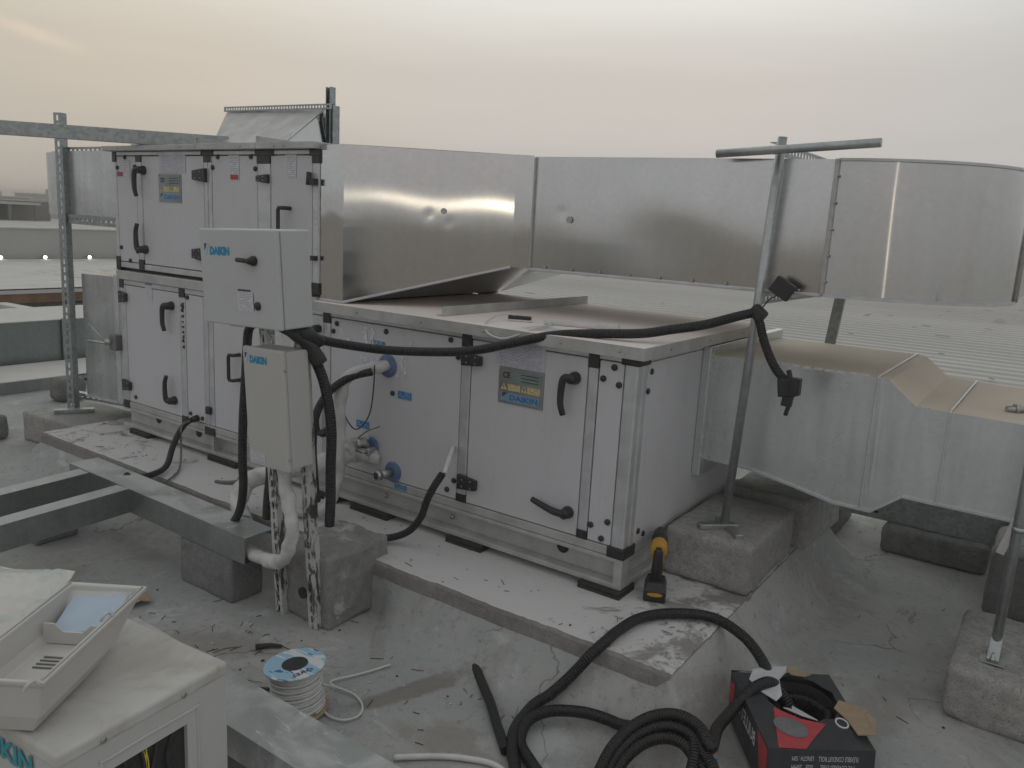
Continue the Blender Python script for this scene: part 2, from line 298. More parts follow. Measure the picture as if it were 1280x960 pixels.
t = NT('white wrap tape')   # insulation wrap with overlapping turns
w = t.n('ShaderNodeTexWave', i_Scale=14.0, i_Distortion=1.5); w.wave_profile = 'SAW'; t.l(t.tc.outputs['UV'], w.inputs['Vector'])
c = t.mix(t.rng(t.noise(12, 5, 0.6), 0.35, 0.75), (0.62, 0.61, 0.60), (0.44, 0.43, 0.42))
M['foam'] = t.set(c, 0.6, 0, t.bump(t.math('ADD', w.outputs['Fac'], t.noise(18, 4)), 0.5, 0.004))
t = NT('corrugated black conduit')
w = t.n('ShaderNodeTexWave', i_Scale=32.0); w.bands_direction = 'X'; t.l(t.tc.outputs['UV'], w.inputs['Vector'])
dn = t.rng(t.noise(14, 5, 0.65), 0.48, 0.78, 0, 0.22)
c = t.mix(dn, (0.008, 0.008, 0.010), (0.06, 0.058, 0.056))
M['conduit'] = t.set(c, t.rng(dn, 0, 0.35, 0.42, 0.7), 0, t.bump(w.outputs['Fac'], 0.65, 0.0035))
t = NT('flaking white paint on strut')
p = t.rng(t.noise(26, 6, 0.7, t.vec(scale=(1, 1, 0.35)), 0.5), 0.44, 0.5)
c = t.mix(p, (0.16, 0.165, 0.16), (0.52, 0.51, 0.50))
M['flaky'] = t.set(c, t.rng(p, 0, 1, 0.4, 0.75), t.rng(p, 0, 1, 0.8, 0.0), t.bump(p, 0.4, 0.002))
def lined(name, base, ink, n, gap=0.45):     # rows of tiny unreadable print on a label
    t = NT(name)
    sx = t.n('ShaderNodeSeparateXYZ'); t.l(t.tc.outputs['UV'], sx.inputs[0])
    row = t.math('FRACT', t.math('MULTIPLY', sx.outputs['Y'], n), 0)
    on = t.math('MULTIPLY', t.rng(row, 0.25, 0.3), t.rng(row, 0.25+gap, 0.3+gap, 1, 0))
    ch = t.rng(t.noise(1.0, 2, 0.5, t.vec('UV', (26, n*0.9, 1))), 0.44, 0.5)
    col_ = t.rng(t.noise(1.0, 1, 0.5, t.vec('UV', (3.0, n*0.5, 1))), 0.38, 0.42)
    edge = t.math('MULTIPLY', t.rng(sx.outputs['X'], 0.06, 0.08), t.rng(sx.outputs['X'], 0.92, 0.94, 1, 0))
    f = t.math('MULTIPLY', t.math('MULTIPLY', on, t.math('MULTIPLY', ch, col_)), edge)
    return t.set(t.mix(t.math('MULTIPLY', f, 0.8), base, ink), 0.5)
M['label_lines'] = lined('printed label', (0.60, 0.60, 0.63), (0.16, 0.16, 0.2), 12)
M['label_big'] = lined('printed sheet', (0.50, 0.50, 0.55), (0.22, 0.22, 0.30), 16)
M['blue_lines'] = lined('blue sticker print', (0.015, 0.16, 0.38), (0.45, 0.60, 0.75), 4)
M['yellow_lines'] = lined('yellow label print', (0.60, 0.52, 0.26), (0.12, 0.10, 0.05), 4)
t = NT('spool label')
v_ = t.vec(rot=(0, 0, 0.5), scale=(9, 34, 9))
s1 = t.rng(t.noise(1.0, 3, 0.5, v_, 0.6), 0.36, 0.40); s2 = t.rng(t.noise(1.0, 2, 0.5, t.vec(rot=(0, 0, -0.2), scale=(6, 30, 6)), 0.8), 0.50, 0.53)
c = t.mix(s1, (0.03, 0.12, 0.30), (0.30, 0.50, 0.64)); c = t.mix(s2, c, (0.62, 0.66, 0.68))
M['spool_label'] = t.set(c, 0.45)
t = NT('film with painted glints')
al = t.rng(t.noise(38, 5, 0.65, t.vec(scale=(1.6, 1, 0.7)), 1.2), 0.52, 0.60, 0.04, 0.85); t.l(al, t.b.inputs['Alpha'])  # opaque white streaks paint the glints onto the clear film
M['film'] = t.set((0.90, 0.90, 0.91), 0.12, 0, t.bump(t.noise(45, 4, 0.6), 0.8, 0.01))
t = NT('poly bag')
g = t.rng(t.noise(5, 5, 0.6, dist=0.8), 0.5, 0.62, 0, 0.6)
c = t.mix(g, (0.58, 0.57, 0.55), (0.34, 0.47, 0.44))
M['bag'] = t.set(c, 0.35, 0, t.bump(t.noise(16, 6, 0.65, dist=1.0), 0.6, 0.012))
t = NT('lamp glass'); t.b.inputs['Emission Color'].default_value = (0.92, 1.0, 0.96, 1); t.b.inputs['Emission Strength'].default_value = 14
M['lamp'] = t.set((0.9, 0.9, 0.9), 0.3)
t = NT('corrugated roofing sheet')
a = t.rng(t.noise(0.35, 6, 0.6, t.vec(scale=(0.25, 1, 1))), 0.35, 0.68)
c = t.mix(a, (0.44, 0.43, 0.405), (0.53, 0.52, 0.495))
c = t.mix(t.rng(t.noise(2.2, 7, 0.75, t.vec(scale=(0.35, 2.2, 1)), 0.6), 0.64, 0.72, 0, 0.6), c, (0.19, 0.185, 0.18))
M['roofing'] = t.set(c, 0.6, 0, t.bump(t.noise(25, 4), 0.15, 0.004))
# ------------------------------------------------------------------ mesh helpers
from mathutils import noise as mnoise
V = Vector
class MB:
    def __init__(s): s.v = []; s.f = []; s.uv = []; s.sm = []; s.mi = []; s.cur = 0
    def face(s, idx, uv=None, smooth=False): s.f.append(tuple(idx)); s.uv.append(uv); s.sm.append(smooth); s.mi.append(s.cur)
    def add(s, pts): n = len(s.v); s.v.extend([V(p) for p in pts]); return n
    def quad(s, a, b, c, d, uv=((0, 0), (1, 0), (1, 1), (0, 1))): n = s.add((a, b, c, d)); s.face((n, n+1, n+2, n+3), uv); return s
    def obox(s, c, ax, hs):
        c = V(c); ax = [V(a) for a in ax]
        n = s.add([c+ax[0]*hs[0]*i+ax[1]*hs[1]*j+ax[2]*hs[2]*k for k in (-1, 1) for j in (-1, 1) for i in (-1, 1)])
        for q in ((0, 2, 3, 1), (4, 5, 7, 6), (0, 1, 5, 4), (2, 6, 7, 3), (0, 4, 6, 2), (1, 3, 7, 5)): s.face([n+i for i in q], ((0, 0), (1, 0), (1, 1), (0, 1)))
        return s
    def box(s, x0, x1, y0, y1, z0, z1):
        return s.obox(((x0+x1)/2, (y0+y1)/2, (z0+z1)/2), ((1, 0, 0), (0, 1, 0), (0, 0, 1)), (abs(x1-x0)/2, abs(y1-y0)/2, abs(z1-z0)/2))
    def beam(s, a, b, w, h, up=(0, 0, 1)):
        a = V(a); b = V(b); d = (b-a); L = d.length; d.normalize(); sx = d.cross(V(up)).normalized(); u = sx.cross(d)
        return s.obox((a+b)/2, (d, sx, u), (L/2, w/2, h/2))
    def prism(s, pts, ext, smooth=False):
        ext = V(ext); k = len(pts); n = s.add(pts); s.add([V(p)+ext for p in pts])
        s.face(range(n, n+k)); s.face(range(n+2*k-1, n+k-1, -1))
        for i in range(k): j = (i+1) % k; s.face((n+i, n+j, n+k+j, n+k+i), None, smooth)
        return s
    def tube(s, path, r, n=10, cap=True, closed=False, rf=None):
        P = [V(p) for p in path]; k = len(P)
        t0 = (P[1]-P[0]).normalized(); up = V((0, 0, 1)) if abs(t0.z) < 0.9 else V((1, 0, 0))
        u = t0.cross(up).normalized(); base = len(s.v); L = 0; rings = []
        for i in range(k):
            t = ((P[(i+1) % k]-P[i-1]) if closed else (P[min(i+1, k-1)]-P[max(i-1, 0)])).normalized()
            u = (u-t*u.dot(t)).normalized(); w = t.cross(u)
            if i: L += (P[i]-P[i-1]).length
            rr = r if rf is None else rf(i/(k-1))*r
            s.add([P[i]+(u*math.cos(2*math.pi*a/n)+w*math.sin(2*math.pi*a/n))*rr for a in range(n)]); rings.append(L)
        m = k if closed else k-1
        for i in range(m):
            i2 = (i+1) % k
            for a in range(n):
                b = (a+1) % n
                s.face((base+i*n+a, base+i*n+b, base+i2*n+b, base+i2*n+a), ((rings[i], a/n), (rings[i], (a+1)/n), (rings[i2] if i2 else rings[i]+.02, (a+1)/n), (rings[i2] if i2 else rings[i]+.02, a/n)), True)
        if cap and not closed:
            s.face([base+a for a in range(n)][::-1]); s.face([base+(k-1)*n+a for a in range(n)])
        return s
    def lathe(s, prof, o, ax=(0, 0, 1), n=20, smooth=True):
        ax = V(ax).normalized(); o = V(o); up = V((0, 0, 1)) if abs(ax.z) < 0.9 else V((1, 0, 0))
        u = ax.cross(up).normalized(); w = ax.cross(u); base = len(s.v); k = len(prof)
        for r, h in prof: s.add([o+ax*h+(u*math.cos(2*math.pi*a/n)+w*math.sin(2*math.pi*a/n))*r for a in range(n)])
        for i in range(k-1):
            for a in range(n):
                b = (a+1) % n; s.face((base+i*n+a, base+i*n+b, base+(i+1)*n+b, base+(i+1)*n+a), ((0, 0), (1, 0), (1, 1), (0, 1)), smooth)
        if prof[0][0] > 1e-6: s.face([base+a for a in range(n)][::-1])
        if prof[-1][0] > 1e-6: s.face([base+(k-1)*n+a for a in range(n)])
        return s
    def grid(s, fn, nu, nv, su=1, sv=1, smooth=True):
        base = len(s.v)
        for j in range(nv+1):
            for i in range(nu+1): s.v.append(V(fn(i/nu, j/nv)))
        for j in range(nv):
            for i in range(nu):
                a = base+j*(nu+1)+i
                s.face((a, a+1, a+nu+2, a+nu+1), ((i/nu*su, j/nv*sv), ((i+1)/nu*su, j/nv*sv), ((i+1)/nu*su, (j+1)/nv*sv), (i/nu*su, (j+1)/nv*sv)), smooth)
        return s
    def build(s, name, mat, parent=None, bev=0, local=False, segs=2, recalc=True):
        me = bpy.data.meshes.new(name)
        off = V((0, 0, 0))
        if parent is not None and not local: off = V(parent.get('_w', (0, 0, 0)))
        me.from_pydata([p-off for p in s.v], [], s.f)
        mats = mat if isinstance(mat, (list, tuple)) else [mat]
        for m in mats: me.materials.append(M[m] if isinstance(m, str) else m)
        ul = me.uv_layers.new(name='uv'); li = 0
        flat = []
        for fc, uv in zip(s.f, s.uv):
            if uv is None: flat.extend([0.0]*(2*len(fc)))
            else:
                for q in uv: flat.extend(q)
        ul.data.foreach_set('uv', flat)
        me.polygons.foreach_set('use_smooth', s.sm); me.polygons.foreach_set('material_index', s.mi)
        if recalc:
            b = bmesh.new(); b.from_mesh(me); bmesh.ops.recalc_face_normals(b, faces=b.faces); b.to_mesh(me); b.free()
        me.update()
        return link(name, me, parent, off, bev, segs)
SMALL = {'seam_screw', 'roof_screw', 'hinge_screw', 'rivet', 'slot', 'dark_smear', 'sealant_smear', 'label_bar', 'scattered_scrap', 'dark_brace'}
def link(name, me, parent=None, off=None, bev=0, segs=2):
    o = bpy.data.objects.new(name, me); COL.objects.link(o)
    if name in SMALL: o['kind'] = 'stuff'
    if parent is not None:
        o.parent = parent; o['_w'] = list(off if off is not None else V(parent.get('_w', (0, 0, 0))))
    if bev:
        m = o.modifiers.new('bevel', 'BEVEL'); m.width = bev; m.segments = segs; m.limit_method = 'ANGLE'; m.angle_limit = R(35)
    return o
def tag(o, label=None, cat=None, group=None, kind=None):
    for k, x in (('label', label), ('category', cat), ('group', group), ('kind', kind)):
        if x: o[k] = x
    return o
def thing(name, loc, label, cat, group=None, rot=None):
    o = bpy.data.objects.new(name, None); COL.objects.link(o); o.location = loc; o.empty_display_size = 0.05
    if rot is not None: o.rotation_euler = rot
    else: o['_w'] = list(loc)
    return tag(o, label, cat, group)
def share(src, parent, shift, name=None):      # another child object on the same mesh
    o = src.copy(); COL.objects.link(o); o.parent = parent; o.location = V(src.location)+V(shift)
    return o
def spline(pts, n=8, closed=False):
    P = [V(p) for p in pts]; k = len(P); out = []
    for i in range(k if closed else k-1):
        if closed: a, b, c, d = P[i-1], P[i], P[(i+1) % k], P[(i+2) % k]
        else: a, b, c, d = P[max(i-1, 0)], P[i], P[i+1], P[min(i+2, k-1)]
        for q in range(n):
            t = q/n
            out.append(0.5*((2*b)+(c-a)*t+(2*a-5*b+4*c-d)*t*t+(3*b-a-3*c+d)*t**3))
    if not closed: out.append(P[-1])
    return out
def rough_block(name, x0, x1, y0, y1, z0, z1, mat, parent=None, r=0.02, amp=0.006, n=12, seed=0, rz=0, chip=0.0):
    c = V(((x0+x1)/2, (y0+y1)/2, (z0+z1)/2)); h = V(((x1-x0)/2, (y1-y0)/2, (z1-z0)/2)); mb = MB(); rm = Matrix.Rotation(rz, 3, 'Z')
    def pos(d):
        p = V((d.x*h.x, d.y*h.y, d.z*h.z)); q = V([max(-h[i]+r, min(h[i]-r, p[i])) for i in range(3)]); e = p-q
        if e.length > 1e-9:
            nn = e.normalized(); p = q+nn*min(r, e.length)
        else: nn = V((0, 0, 0))
        w = c+rm@p
        nz = mnoise.noise(w*14+V((seed, 0, 0)))*amp+mnoise.noise(w*45+V((seed, 3, 0)))*amp*0.5
        if chip and e.length > r*1.05: nz -= chip*max(0, mnoise.noise(w*9+V((seed, 9, 1))))
        dn = V([p[i]/max(h[i], 1e-6) for i in range(3)]).normalized()
        return w+(rm@dn)*nz
    def lin(t):  # denser near edges
        return math.sin((t-0.5)*math.pi)
    for ax in range(3):
        for sg in (-1, 1):
            def fn(u, v, ax=ax, sg=sg):
                d = [0, 0, 0]; d[ax] = sg; d[(ax+1) % 3] = lin(u); d[(ax+2) % 3] = lin(v); return pos(V(d))
            mb.grid(fn, n, n)
    b = mb.build(name, mat, parent)
    bm = bmesh.new(); bm.from_mesh(b.data); bmesh.ops.remove_doubles(bm, verts=bm.verts, dist=1e-5); bmesh.ops.recalc_face_normals(bm, faces=bm.faces)
    for f in bm.faces: f.smooth = True
    bm.to_mesh(b.data); bm.free()
    return b
_txt = {}
def text_mesh(s, bold=0.0):
    k = (s, bold)
    if k not in _txt:
        cu = bpy.data.curves.new('t', 'FONT'); cu.body = s; cu.size = 1; cu.offset = bold; cu.resolution_u = 2
        ob = bpy.data.objects.new('t', cu); COL.objects.link(ob)
        dg = bpy.context.evaluated_depsgraph_get(); me = bpy.data.meshes.new_from_object(ob.evaluated_get(dg))
        vs = [v.co.copy() for v in me.vertices]; fs = [tuple(p.vertices) for p in me.polygons]
        bpy.data.objects.remove(ob); bpy.data.curves.remove(cu); bpy.data.meshes.remove(me)
        x0 = min(v.x for v in vs); x1 = max(v.x for v in vs); y0 = min(v.y for v in vs); y1 = max(v.y for v in vs)
        _txt[k] = ([V(((v.x-x0)/(x1-x0), (v.y-y0)/(y1-y0), 0)) for v in vs], fs)
    return _txt[k]
def put_text(mb, s, o, dx, dy, bold=0.0, skew=0.0):   # lettering filling the parallelogram o, o+dx, o+dy
    vs, fs = text_mesh(s, bold); o = V(o); dx = V(dx); dy = V(dy)
    n = mb.add([o+dx*(v.x+skew*v.y)+dy*v.y for v in vs])
    for f in fs: mb.face([n+i for i in f])
    return mb
def logo(parent, o, dx, dy, local=False, ink='blue_logo', back=None, push=(0, -1, 0)):
    """triangle mark and brand lettering in the strip o..o+dx..o+dy"""
    o = V(o); dx = V(dx); dy = V(dy); e = V(push)*0.0012
    a = MB(); a.prism([o+dy+e, o+dx*0.10+dy+e, o+dy*0.42+e], e*0.3); a.build('mark_triangle', 'print', parent, local=local)
    a = MB(); a.prism([o+dx*0.185+dy+e, o+dx*0.04+dy*-0.05+e, o+dx*0.02+dy*0.36+e], e*0.3); a.build('mark_triangle', 'blue_pale', parent, local=local)
    a = MB(); put_text(a, 'DAIKIN', o+dx*0.21+e+dy*0.06, dx*0.79, dy*0.72, 0.06, 0.02); a.build('lettering', ink, parent, local=local)

# ------------------------------------------------------------------ setting
def zf(x, y): return 0.004*mnoise.noise(V((x*1.3, y*1.3, 0)))+0.002*mnoise.noise(V((x*4, y*4, 3)))
mb = MB(); mb.grid(lambda u, v: ((-10.6+19.6*u), -6+12.3*v, zf(-10.6+19.6*u, -6+12.3*v)), 150, 96)
tag(mb.build('roof_floor', 'floor', recalc=False), kind='structure')
mb = MB(); mb.grid(lambda u, v: (-2000+4000*u, -2000+4000*v, -7.5), 4, 4)
tag(mb.build('ground', 'earth', recalc=False), kind='structure')
# plinth under the machine
PX0, PX1, PY0, PY1, PZ = -5.18, -0.895, 2.325, 4.25, 0.23
def ring(off, z, n1=220, n2=90, jit=0.0, zj=0.0, seed=0, zr=None):
    pts = []
    for (xa, ya, xb, yb, n) in ((PX0-off, PY0-off, PX1+off, PY0-off, n1), (PX1+off, PY0-off, PX1+off, PY1+off, n2), (PX1+off, PY1+off, PX0-off, PY1+off, n1), (PX0-off, PY1+off, PX0-off, PY0-off, n2)):
        for i in range(n):
            t = i/n; p = V((xa+(xb-xa)*t, ya+(yb-ya)*t, z))
            if abs(p.y-(PY0-off)) < 1e-6 and off > 0:        # the slope stops short of the block that stands against it
                g = max(0.0, min(1.0, (p.x+2.72)/.12))*max(0.0, min(1.0, (-2.02-p.x)/.22)); g = g*g*(3-2*g); p.y = PY0-off*(1-.93*g)
            q = mnoise.noise(V((p.x*7, p.y*7, seed))); q2 = mnoise.noise(V((p.x*23, p.y*23, seed+5)))
            cc = V((min(max(p.x, PX0+.1), PX1-.1), min(max(p.y, PY0+.1), PY1-.1), z)); d = (p-cc)
            d.z = 0
            if d.length > 1e-6: d.normalize()
            
            if zr is not None: p.z = z+(zr-z)*min(1, max(0, (p.x-(PX1-.06))/.05))
            p += d*(q*jit+min(0, q2)*jit*1.3); p.z += q*zj+q2*zj*0.5
            pts.append(p)
    return pts
def skirt(mb, rings, smooth=True):
    k = len(rings[0]); bs = [mb.add(r) for r in rings]
    for a, b in zip(bs[:-1], bs[1:]):
        for i in range(k): j = (i+1) % k; mb.face((a+i, a+j, b+j, b+i), None, smooth)
mb = MB()
rt = ring(-0.006, PZ, jit=0.010, zj=0.002); n0 = mb.add(rt)
inner = [V((min(max(p.x, PX0+.05), PX1-.05), min(max(p.y, PY0+.05), PY1-.05), PZ)) for p in rt]; n1 = mb.add(inner); k = len(rt)
for i in range(k): j = (i+1) % k; mb.face((n0+i, n0+j, n1+j, n1+i))
nc = mb.add([(PX0+.05, PY0+.05, PZ), (PX1-.05, PY0+.05, PZ), (PX1-.05, PY1-.05, PZ), (PX0+.05, PY1-.05, PZ)])
mb.grid(lambda u, v: (PX0+.05+(PX1-PX0-.1)*u, PY0+.05+(PY1-PY0-.1)*v, PZ+0.0015*mnoise.noise(V((u*30, v*12, 1)))), 60, 26)
plinth = mb.build('plinth', 'plinth_top', recalc=False); tag(plinth, kind='structure')
mb = MB(); skirt(mb, [ring(-0.006, PZ, jit=0.010, zj=0.002), ring(0.0, PZ-0.014, jit=0.006), ring(0.002, 0.163, jit=0.003, zr=.19)], False)
mb.build('screed_edge', 'plinth_edge', plinth, recalc=False)
mb = MB(); skirt(mb, [ring(-0.004, 0.168, jit=0.002, zr=.226), ring(0.02, 0.148, jit=0.005, zr=.196), ring(0.075, 0.072, jit=0.008, zr=.10), ring(0.125, 0.024, jit=0.010, zr=.032), ring(0.18, 0.006, jit=0.012), ring(0.30, -0.006, jit=0.015)])
mb.build('cant', 'floor', plinth, recalc=False)

# ------------------------------------------------------------------ air handling unit
YF = 2.7238; YB = 4.0
lower = thing('air_handling_unit', (-3.1, 3.36, 0.23), 'long white air handling unit with black lever handles standing on the concrete plinth', 'air handler')
upper = thing('air_handling_unit', (-3.98, 3.36, 1.25), 'shorter white air handler section stacked on the left half of the long lower unit', 'air handler')
cap_src = None
def caps(parent, pts, y=YF-0.013, ax=(0, -1, 0)):
    for (x, z) in pts:
        m = MB(); m.lathe([(0.0125, -0.004), (0.0125, 0.004), (0.009, 0.007), (0, 0.0075)], (x, y, z), ax, 12); m.build('screw_cap', 'black', parent)
def panel(parent, x0, x1, z0, z1, name='side_panel', y=YF, th=0.014):
    m = MB(); m.box(x0+.002, x1-.002, y-0.010, y+th, z0+.002, z1-.002); return m.build(name, 'panel', parent, bev=0.003)
def post(parent, x0, x1, z0, z1, y=YF, name='frame_post', proud=0.013, dep=0.03):
    m = MB(); m.box(x0, x1, y-proud, y+dep, z0, z1); return m.build(name, 'alu', parent, bev=0.006)
def corner(parent, x0, x1, z0, z1, y=YF):
    m = MB(); m.box(x0-.002, x1+.002, y-.017, y+.03, z0, z1); return m.build('corner_block', 'black', parent, bev=0.004)
def lever(parent, x, z, dx, dz, y=YF-0.010, L=0.15):
    d = V((dx, 0, dz)).normalized(); sd = V((d.z, 0, -d.x))
    m = MB(); m.lathe([(0.026, 0), (0.026, 0.012), (0.021, 0.022), (0.021, 0.042), (0.016, 0.047), (0, 0.048)], (x, y, z), (0, -1, 0), 18)
    a = V((x, y-0.036, z)); e1 = a+V((-0.035, -0.006, 0)) if abs(dz) > abs(dx) else a+V((-0.03, -0.004, 0.0))
    if abs(dz) > abs(dx): pts = [a, a+V((-0.025, -.003, -.002*dz)), e1+d*0.02, e1+d*0.075+V((-.004, 0, 0)), e1+d*L*0.75+V((-.001, 0, 0)), e1+d*L+V((.010, .004, 0))]
    else: pts = [a, a+d*0.05+V((0, -.004, -.004)), a+d*0.11, a+d*L+V((0, .002, .006))]
    m.tube(spline(pts, 6), 0.0145, 10, rf=lambda t: 1.05 if t < 0.3 else 1.05-0.35*(t-0.3)); return m.build('lever_handle', 'black', parent)
def hinge(parent, x0, x1, zc, h=0.05, flip=False):
    xa, xb = (x0, x1)
    hh = h/2; hw = h*0.33
    za, zb = (hh, hw) if not flip else (hw, hh)
    m = MB(); y = YF-0.012
    m.prism([(xa, y, zc-za), (xb, y, zc-zb), (xb, y, zc+zb), (xa, y, zc+za)], (0, -0.022, 0))
    o = m.build('hinge', 'black', parent, bev=0.004)
    m = MB()
    for fx, fz in ((0.3, 0.5), (0.3, -0.5), (0.75, 0.5), (0.75, -0.5)): m.lathe([(0.004, 0), (0.003, 0.003), (0, 0.003)], (xa+(xb-xa)*fx, y-0.022, zc+hh*fz*0.9), (0, -1, 0), 8)
    m.build('hinge_screw', 'zinc', o)
def bow_handle(parent, x, z0, z1, out=-0.06, y=YF-.01):
    m = MB(); m.tube([(x, y, z1), (x-.002, y-.045, z1), (x-.03, y-.05, z1), (x-.035, y-.05, z1-.012), (x-.035, y-.05, z0+.012), (x-.03, y-.05, z0), (x-.002, y-.045, z0), (x, y, z0)], 0.010, 8)
    m.build('pull_handle', 'black', parent)
def sticker(parent, x0, x1, z0, z1, mat, name='label_sticker', y=YF-0.0125, lbl=None):
    m = MB(); m.quad((x0, y, z0), (x1, y, z0), (x1, y, z1), (x0, y, z1)); o = m.build(name, mat, parent, recalc=False)
    return o
def nameplate(parent, x0, x1, z0, z1):
    y = YF-.0125; w = x1-x0; h = z1-z0
    m = MB(); m.box(x0, x1, y-.0015, y+.004, z0, z1); pl = m.build('nameplate', 'plate', parent)
    def q(mb, u0, u1, v0, v1): mb.quad((x0+w*u0, y-.003, z0+h*v0), (x0+w*u1, y-.003, z0+h*v0), (x0+w*u1, y-.003, z0+h*v1), (x0+w*u0, y-.003, z0+h*v1))
    m = MB(); q(m, .30, .95, .62, .93); m.build('data_field', 'screen', pl, recalc=False)
    m = MB()
    for k in range(3): m.quad((x0+w*.5, y-.0036, z0+h*(.66+.09*k)), (x0+w*.9, y-.0036, z0+h*(.66+.09*k)), (x0+w*.9, y-.0036, z0+h*(.685+.09*k)), (x0+w*.5, y-.0036, z0+h*(.685+.09*k)))
    m.build('print_line', 'print', pl, recalc=False)['kind'] = 'stuff'; m = MB()
    put_text(m, 'CE', (x0+w*.09, y-.003, z0+h*.70), (w*.17, 0, 0), (0, 0, h*.17), 0.035); m.build('lettering', 'print', pl, recalc=False)
    for u0 in (.22, .66):
        m = MB(); q(m, u0, u0+.275, .37, .55); m.build('warning_field', 'yellow_lines', pl, recalc=False)
    for u in (.06, .51):
        m = MB(); m.prism([(x0+w*u, y-.003, z0+h*.38), (x0+w*(u+.14), y-.003, z0+h*.38), (x0+w*(u+.07), y-.003, z0+h*.56)], (0, -.0006, 0)); m.build('warning_triangle', 'yellow', pl)
    for u in (.06, .51):
        m = MB(); put_text(m, '!', (x0+w*(u+.055), y-.0042, z0+h*.40), (w*.03, 0, 0), (0, 0, h*.10), 0.02); m.build('lettering', 'print', pl, recalc=False)
    m = MB(); q(m, .06, .94, .07, .31); m.build('logo_field', 'blue_field', pl, recalc=False)
    m = MB(); m.prism([(x0+w*.10, y-.0036, z0+h*.30), (x0+w*.22, y-.0036, z0+h*.30), (x0+w*.10, y-.0036, z0+h*.17)], (0, -.0004, 0)); m.build('mark_triangle', 'print', pl)
    m = MB(); put_text(m, 'DAIKIN', (x0+w*.27, y-.0038, z0+h*.11), (w*.62, 0, 0), (0, 0, h*.15), 0.035); m.build('lettering', 'blue_sticker', pl, recalc=False)
    m = MB()
    for u, v in ((.04, .05), (.96, .05), (.04, .95), (.96, .95)): m.lathe([(0.004, 0), (0.003, 0.002), (0, 0.0022)], (x0+w*u, y-.0015, z0+h*v), (0, -1, 0), 8)
    m.build('rivet', 'zinc', pl)

# lower unit
m = MB(); m.box(-4.875, -1.315, YF+.016, YB-.012, 0.405, 1.20); m.build('dark_core', 'core', lower)  # near-black core, the shade of the panel gaps is put into its colour
for x0, x1 in ((-4.825, -4.252), (-2.093, -1.515)): panel(lower, x0, x1, 0.432, 1.172, 'access_door')
for x0, x1 in ((-4.195, -4.024), (-2.975, -2.147), (-1.467, -1.358)): panel(lower, x0, x1, 0.432, 1.172)
panel(lower, -3.932, -3.027, 0.432, 1.172, 'access_door')
for x0, x1 in ((-4.885, -4.827), (-4.25, -4.197), (-4.022, -3.98), (-3.976, -3.934), (-3.025, -2.977), (-2.145, -2.095), (-1.513, -1.469), (-1.356, -1.300)): post(lower, x0, x1, 0.432, 1.172)
m = MB(); m.box(-1.36, -1.297, YF+.03, YF+.07, .432, 1.172); m.build('frame_post', 'alu', lower, bev=.006)
m = MB(); m.box(-4.885, -1.300, YF-.012, YF+.03, 1.174, 1.204); m.build('top_rail', 'alu', lower, bev=0.004)
m = MB(); m.box(-4.885, -1.300, YF-.012, YF+.03, 0.392, 0.430); m.build('bottom_rail', 'alu_white', lower, bev=0.004)
for x0, x1, z0, z1 in ((-4.25, -4.197, 1.15, 1.203), (-4.25, -4.197, .40, .445), (-4.025, -3.93, .372, .42), (-3.025, -2.977, 1.14, 1.198), (-2.145, -2.095, 1.135, 1.195), (-2.145, -2.095, .43, .468), (-1.513, -1.469, 1.135, 1.195), (-1.513, -1.469, .43, .468), (-4.885, -4.827, .385, .435), (-4.885, -4.84, 1.15, 1.204)): corner(lower, x0, x1, z0, z1)
for z0, z1 in ((.388, .436), (1.165, 1.203)):
    m = MB(); m.box(-1.372, -1.292, YF-.018, YF+.085, z0, z1); m.build('corner_block', 'black', lower, bev=.006)
# base channel with recessed web
m = MB(); m.box(-4.90, -1.312, YF-.012, YF+.05, 0.372, 0.390); m.box(-4.90, -1.312, YF-.016, YF+.05, 0.262, 0.284); m.box(-4.90, -1.33, YF+.036, YF+.046, 0.284, 0.372); m.build('base_rail', 'alu_white', lower, bev=.003)
m = MB(); m.box(-1.345, -1.3, YF+.05, YB, 0.372, 0.390); m.box(-1.345, -1.296, YF+.05, YB, 0.262, 0.284); m.box(-1.345, -1.33, YF+.03, YB, 0.284, 0.372); m.box(-1.335, -1.297, YF-.015, YF+.05, .262, .392); m.build('base_rail', 'alu_white', lower, bev=.003)
m = MB()
for x in (-3.958,): m.box(x-.01, x+.01, YF-.012, YF+.02, .284, .372)
m.build('base_web', 'alu_white', lower)
for x, z in ((-4.58, .352), (-4.16, .345), (-1.60, .350)):
    m = MB(); m.lathe([(0.028, 0), (0.028, .004), (0, .0045)], (x, YF+.036, z), (0, -1, 0), 16); m.build('lifting_hole', 'core', lower)
for x in (-2.62, -2.20, -1.345):
    m = MB(); m.lathe([(0.013, 0), (0.011, .008), (0, .009)], (x, YF+.036, .325), (0, -1, 0), 6); m.build('bolt', 'zinc', lower)
# side wall
m = MB(); m.box(-1.312, -1.300, YF+.075, YB-.03, .432, 1.172); m.build('end_panel', 'panel', lower, bev=.002)
m = MB(); m.box(-1.34, -1.297, YF+.07, YB, .392, .430); m.build('bottom_rail', 'alu', lower, bev=.003)
m = MB(); m.box(-1.34, -1.299, YF+.07, YB, 1.174, 1.203); m.build('top_rail', 'alu', lower, bev=.003)
for y, z in ((2.83, 1.135), (2.81, 1.06), (2.83, .48), (2.88, .455), (3.75, 1.14)):
    m = MB(); m.lathe([(0.0125, -.004), (0.0125, 0.004), (0.009, 0.007), (0, 0.0075)], (-1.300, y, z), (1, 0, 0), 12); m.build('screw_cap', 'black', lower)
